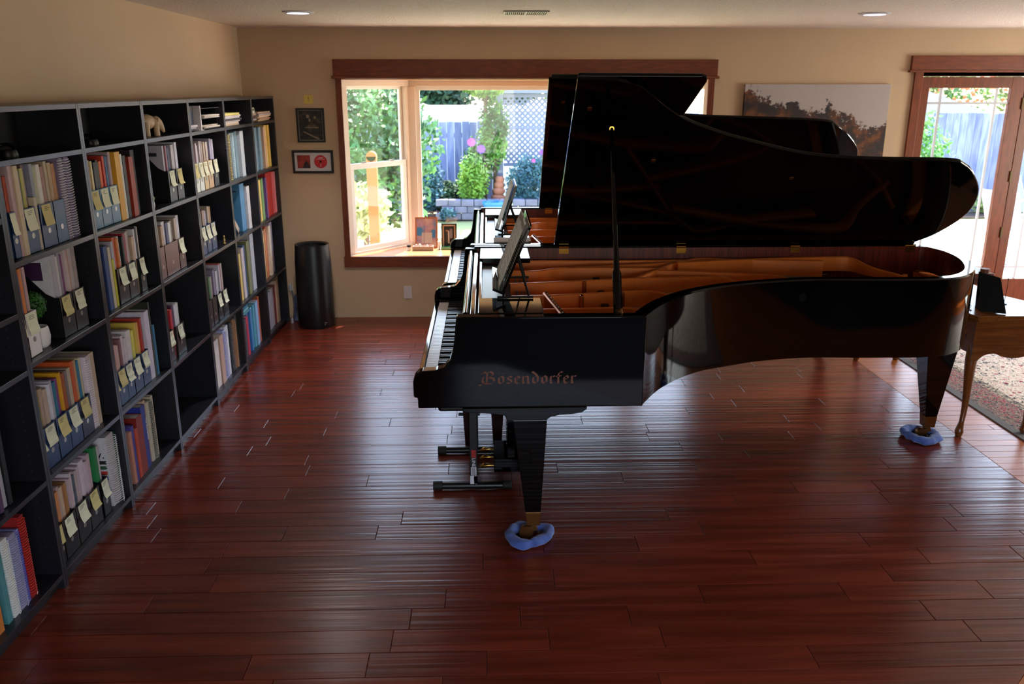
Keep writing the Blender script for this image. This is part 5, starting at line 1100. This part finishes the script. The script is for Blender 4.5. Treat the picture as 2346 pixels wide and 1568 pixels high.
# lattice, post and pergola beam
lm = M('lattice_wood', '8890ac', .8, rnd=.1); 
t = thing('garden_lattice', (3.4, 8.6, GZ), 'diagonal lattice screen beside the pergola post', 'lattice')
X0, X1, Z0, Z1, Yl = 2.46, 4.39, .72, 1.91, 8.62
for nm, a in (('top_rail', (X0, X1, Yl-.03, Yl+.03, Z1, Z1+.07)), ('bottom_rail', (X0, X1, Yl-.03, Yl+.03, Z0-.06, Z0)), ('frame_rail', (X0, X1, Yl-.02, Yl+.03, Z0+.62, Z0+.66))): bx(nm, lm, t, *a)
for sgn in (1, -1):
    q = MB(); k = -1.5
    while k < 2.2:
        # clip diagonal line x = X0+k+s, z = Z0+s*sgn...
        ss = []
        for s_ in [i*.01 for i in range(0, 130)]:
            x = X0+k+s_; z = Z0+s_ if sgn > 0 else Z1-s_
            if X0 <= x <= X1 and Z0 <= z <= Z1: ss.append((x, z))
        if len(ss) > 8:
            a, b_ = Vector((ss[0][0], Yl+.006*sgn, ss[0][1])), Vector((ss[-1][0], Yl+.006*sgn, ss[-1][1])); u = (b_-a); L_ = u.length/2; u.normalize(); q.obox((a+b_)/2, u*L_, (0, .004, 0), Vector((-u.z, 0, u.x))*.019)
        k += .105
    q.build('lattice_slats', lm, t)
t = thing('pergola', (2.4, 8.5, GZ), 'grey wooden pergola post and beam with a climbing vine', 'pergola')
bx('post', lm, t, 2.33, 2.45, 8.45, 8.57, GZ, 2.0); bx('beam', lm, t, 1.95, 4.6, 8.40, 8.62, 1.99, 2.13); bx('post', lm, t, 4.4, 4.52, 8.45, 8.57, GZ, 2.0)
for k in range(7): bx('rafter', lm, t, 2.1+k*.38, 2.15+k*.38, 7.6, 9.4, 2.14, 2.24)
# plants
def clump(name, c, R, n, s, m, lab_, cat='shrub', sq=1, seed=1, group=None, trunk=None):
    t = thing(name, (c[0], c[1], max(GZ, c[2]-R*sq)), lab_, cat, group); rnd = random.Random(seed)
    mb = MB()
    for i in range(n):
        d = Vector((rnd.gauss(0, 1), rnd.gauss(0, 1), rnd.gauss(0, 1))).normalized(); rr = R*rnd.uniform(.45, 1.0)*(1+.3*noise.noise(d*2.2+Vector((seed, 0, 0))))
        p = Vector(c)+Vector((d.x, d.y*.7, d.z*sq))*rr
        if p.z < GZ: p.z = GZ+rnd.uniform(0, .2)
        a = Vector((rnd.gauss(0, 1), rnd.gauss(0, 1), rnd.gauss(0, 1))).normalized(); b_ = a.orthogonal().normalized(); sz_ = s*rnd.uniform(.6, 1.4); a *= sz_; b_ = b_*sz_*.55
        mb.add([p-a, p-b_, p+a, p+b_], [(0, 1, 2, 3)])
    mb.build('foliage', m, t)
    tz = c[2] if trunk is None else trunk
    MB().tube([(c[0], c[1], GZ), (c[0]+.03, c[1], tz)], .03+R*.02, 8).build('stem', M('bark', '5c4838', .9), t)
    return t
lf1 = M('leaf_bright', '6c9c3c', .5, col2='34602c', scale=3, rnd=.1); lf2 = M('leaf_dark', '2c5030', .6, col2='1c3828', scale=2, rnd=.1); lf3 = M('leaf_blue', '4c7c84', .6, col2='30586c', scale=2); lf4 = M('leaf_lime', '90b848', .5, col2='5c8c30', scale=4); lf5 = M('leaf_olive', '98a85c', .55, col2='5c7038', scale=3)
clump('laurel_hedge', (.25, 4.9, 1.25), 1.15, 9000, .055, M('leaf_hedge', '5c9448', .45, col2='1c4c2c', scale=1.5), 'tall glossy green hedge filling the left bay sash', 'hedge', 1.15, 3)
clump('conifer', (.85, 14.7, 1.95), .95, 5000, .09, lf2, 'dark conifer behind the fence at the left of the picture window', 'tree', 1.3, 4)
for i, (x, y, z, R, m, lb) in enumerate(((2.75, 15.2, 2.3, 1.0, lf2, 'dark tree crown above the white wall'), (4.2, 17.2, 2.6, 1.1, lf1, 'bright green tree crown above the lattice'), (6.4, 15.2, 2.8, 1.3, lf1, 'green tree crown right of the lattice'), (13.4, 15.8, 3.0, 2.6, lf1, 'sunlit green tree above the shed roof, behind the door'), (18.6, 17.5, 3.0, 2.4, lf5, 'yellow-green tree at the far right beyond the fence'), (-3.2, 13, 2.4, 2.2, lf2, 'dark tree beyond the left end of the fence'))):
    clump('garden_tree', (x, y, z), R, int(3000*R), .085, m, lb, 'tree', .75, 10+i)
clump('blue_shrub', (.95, 8.2, .35), .42, 2500, .04, lf3, 'blue-green shrub at the left foot of the fence', 'shrub', 1.35, 21)
clump('low_shrub', (1.35, 8.35, .12), .38, 1800, .04, lf2, 'low dark green shrub behind the stone border', 'shrub', .8, 22)
clump('small_grey_plant', (1.42, 7.75, -.12), .16, 500, .03, lf3, 'small grey-green plant at the lawn edge', 'plant', .7, 23)
clump('lime_shrub', (1.88, 8.1, .42), .28, 2200, .035, lf4, 'lime green upright shrub left of the blue pot', 'shrub', 1.9, 24)
clump('climbing_vine', (2.28, 8.35, 1.25), .28, 2000, .04, lf1, 'leafy vine climbing the pergola post', 'vine', 2.4, 25)
clump('climbing_vine', (2.1, 8.35, 2.1), .42, 1800, .05, lf4, 'sunlit vine leaves hanging from the pergola beam', 'vine', .4, 26)
clump('flower_bush', (3.0, 8.2, .35), .5, 3800, .035, lf3, 'loose green bush below the lattice', 'shrub', 1.1, 27)
clump('tall_flower_stems', (2.0, 8.5, .75), .3, 900, .035, lf1, 'tall purple-flowered stems before the fence', 'plant', 1.9, 28)
clump('right_bush', (3.9, 8.3, .4), .45, 3000, .04, lf1, 'green bush at the right end of the lattice', 'shrub', 1.2, 29)
clump('door_hedge', (8.9, 5.8, .55), .62, 6000, .04, M('leaf_fresh', '70b044', .5, col2='3c7c28', scale=3), 'fresh green shrub seen through the left panes of the door', 'hedge', 2.2, 30)
clump('fence_foot_grass', (12.2, 8.5, GZ+.15), .6, 1500, .05, lf5, 'yellow-green grasses at the foot of the fence by the patio', 'plant', .45, 31)
clump('agave', (.55, 3.2, .55), .35, 500, .07, M('leaf_pale', 'c8d098', .5, col2='98a868', scale=3), 'pale spiky plant low in the left bay sash', 'plant', 1.1, 32)
flw = M('petal_purple', '8c50c8', .5); flp = M('petal_pink', 'd068c0', .5); flo = M('petal_orange', 'd86838', .5)
def flower(c, r, m, lab_, g='garden flowers'):
    t = thing('flower', c, lab_, 'flower', g); q = MB(); c = Vector(c)
    for ring in (0, 1):
        for k in range(7):
            a = 2*PI*(k+.5*ring)/7; d = Vector((math.cos(a), -.5+.25*ring, math.sin(a))); e_ = Vector((-math.sin(a), 0, math.cos(a)))*r*.35; q.add([c, c+d*r*.6+e_, c+d*r, c+d*r*.6-e_], [(0, 1, 2, 3)])
    q.build('petals', m, t)
    MB().tube([(c.x, c.y+.02, GZ), (c.x+.02, c.y+.02, GZ+.5), (c.x, c.y+.01, c.z)], .006, 6).build('stem', M('stem_green', '4c7038', .6), t)
flower((1.86, 8.3, 1.12), .085, flp, 'pink dahlia-like flower, upper left of the pair before the fence'); flower((2.04, 8.25, 1.0), .085, flw, 'purple flower lower right of the pair before the fence')
flower((3.15, 8.1, .95), .05, flw, 'small purple flower below the lattice'); flower((3.0, 8.1, .80), .04, flp, 'small pink flower below the lattice at its left')
rnd = random.Random(9)
t = thing('orange_blossoms', (12.2, 13.5, 2.4), 'cluster of orange trumpet blossoms above the shed roof', 'flowers', None, 'stuff')
q = MB()
for k in range(70): c = Vector((rnd.uniform(12.3, 15), rnd.uniform(13.2, 13.8), rnd.uniform(1.7, 2.6))); q.obox(c, (.028, 0, .012), (0, .022, 0), (-.012, 0, .028))
q.build('blossoms', flo, t, kind='stuff')
# stone border blocks
t = thing('stone_border', (1.75, 7.9, GZ), 'low dry-stone border of grey blocks before the shrubs', 'stone border')
sm_ = M('border_stone', '8c88a0', .85, var=.25, scale=6, rnd=.15)
for rw in range(3):
    for k in range(12):
        x = 1.2+k*.235+(rw % 2)*.11; z = GZ+.03+rw*.125
        bx('stone', sm_, t, x, x+.225, 7.86+random.uniform(-.02, .02), 8.02, z, z+.115+random.uniform(0, .006), bevel=.012)
t = thing('blue_planter', (2.27, 7.5, GZ), 'glazed bright blue planter at the lawn edge', 'planter')
MB().lathe([(.14, GZ+.004), (.17, GZ+.13), (.20, GZ+.36), (.22, GZ+.37), (.22, GZ+.41), (.19, GZ+.41), (.18, GZ+.35), (.001, GZ+.34)], (2.27, 7.5, 0), 28).build('pot', M('glaze_blue', '3c88d0', .2), t, smooth=.7)
t = thing('terracotta_statue', (2.32, 8.0, GZ), 'reddish stacked stone ornament behind the blue planter', 'ornament')
for k, (r, z) in enumerate(((.13, .40), (.12, .52), (.10, .63), (.085, .73))): MB().lathe([(r*.8, z-.06), (r, z-.03), (r, z+.02), (r*.7, z+.055), (.001, z+.06)], (2.35+.01*k, 8.22, GZ), 14).build('stone_piece', M('terracotta', 'b87860', .8, var=.2, scale=8), t, smooth=1)
MB().frust((2.35, 8.22, GZ), (.12, .12), (2.35, 8.22, GZ+.36), (.1, .1)).build('pedestal', sm_, t)
# left: pale sunlit path, post and low white wall
tag(MB().box(-6, 1.5, .9, 3.6, GZ, GZ+.04).build('trim_3', M('path_pale', 'e8e4d8', .8)), kind='structure')
t = thing('round_post', (.76, 2.6, GZ), 'orange round-topped wooden post through the left bay sash', 'post')
MB().box(.70, .82, 2.55, 2.65, GZ, 1.30).lathe([(.001, -.05), (.06, -.05), (.06, .05), (.001, .05)], (.76, 2.6, 1.30), 20, ax='y').build('post_body', M('post_cedar', 'b8602c', .6), t)
t = thing('white_garden_wall', (-1.2, 3.9, GZ), 'low white rendered wall behind the post', 'wall'); bx('wall_body', M('render_white'), t, -3.5, .72, 3.85, 4.0, GZ, .75)
# patio chairs
cmet = M('chair_metal', 'b8b8bc', .35, .5); cmesh = M('chair_sling', '888c94', .7)
def chair(c, rz, lab_):
    t = thing('patio_chair', c, lab_, 'chair', 'metal sling chairs on the patio'); ca, sa = math.cos(rz), math.sin(rz)
    def R(x, y, z): return (c[0]+x*ca-y*sa, c[1]+x*sa+y*ca, c[2]+z)
    for s in (-.27, .27):
        MB().tube([R(s, -.28, 0), R(s, .22, .42), R(s, .42, .95)], .012).build('back_leg', cmet, t); MB().tube([R(s, .36, 0), R(s, -.24, .42), R(s, -.28, .62), R(s, .25, .66)], .012).build('front_leg', cmet, t)
        MB().obox(R(s, 0, .655), (.02*ca, .02*sa, 0), (-sa*.24, ca*.24, 0), (0, 0, .01)).build('armrest', cmet, t)
    for yy, zz in ((-.28, .012), (.36, .012), (-.24, .42)): MB().tube([R(-.27, yy, zz), R(.27, yy, zz)], .011).build('cross_bar', cmet, t)
    MB().add([R(-.26, -.24, .43), R(.26, -.24, .43), R(.26, .22, .40), R(-.26, .22, .40)], [(0, 1, 2, 3)]).build('seat', cmesh, t); MB().add([R(-.26, .22, .42), R(.26, .22, .42), R(.26, .42, .95), R(-.26, .42, .95)], [(0, 1, 2, 3)]).build('back', cmesh, t)
chair((9.25, 3.35, -.157), 1.9, 'grey sling patio chair in the right-hand door pane'); chair((10.3, 4.7, -.157), .5, 'patio chair farther off, against the fence side')
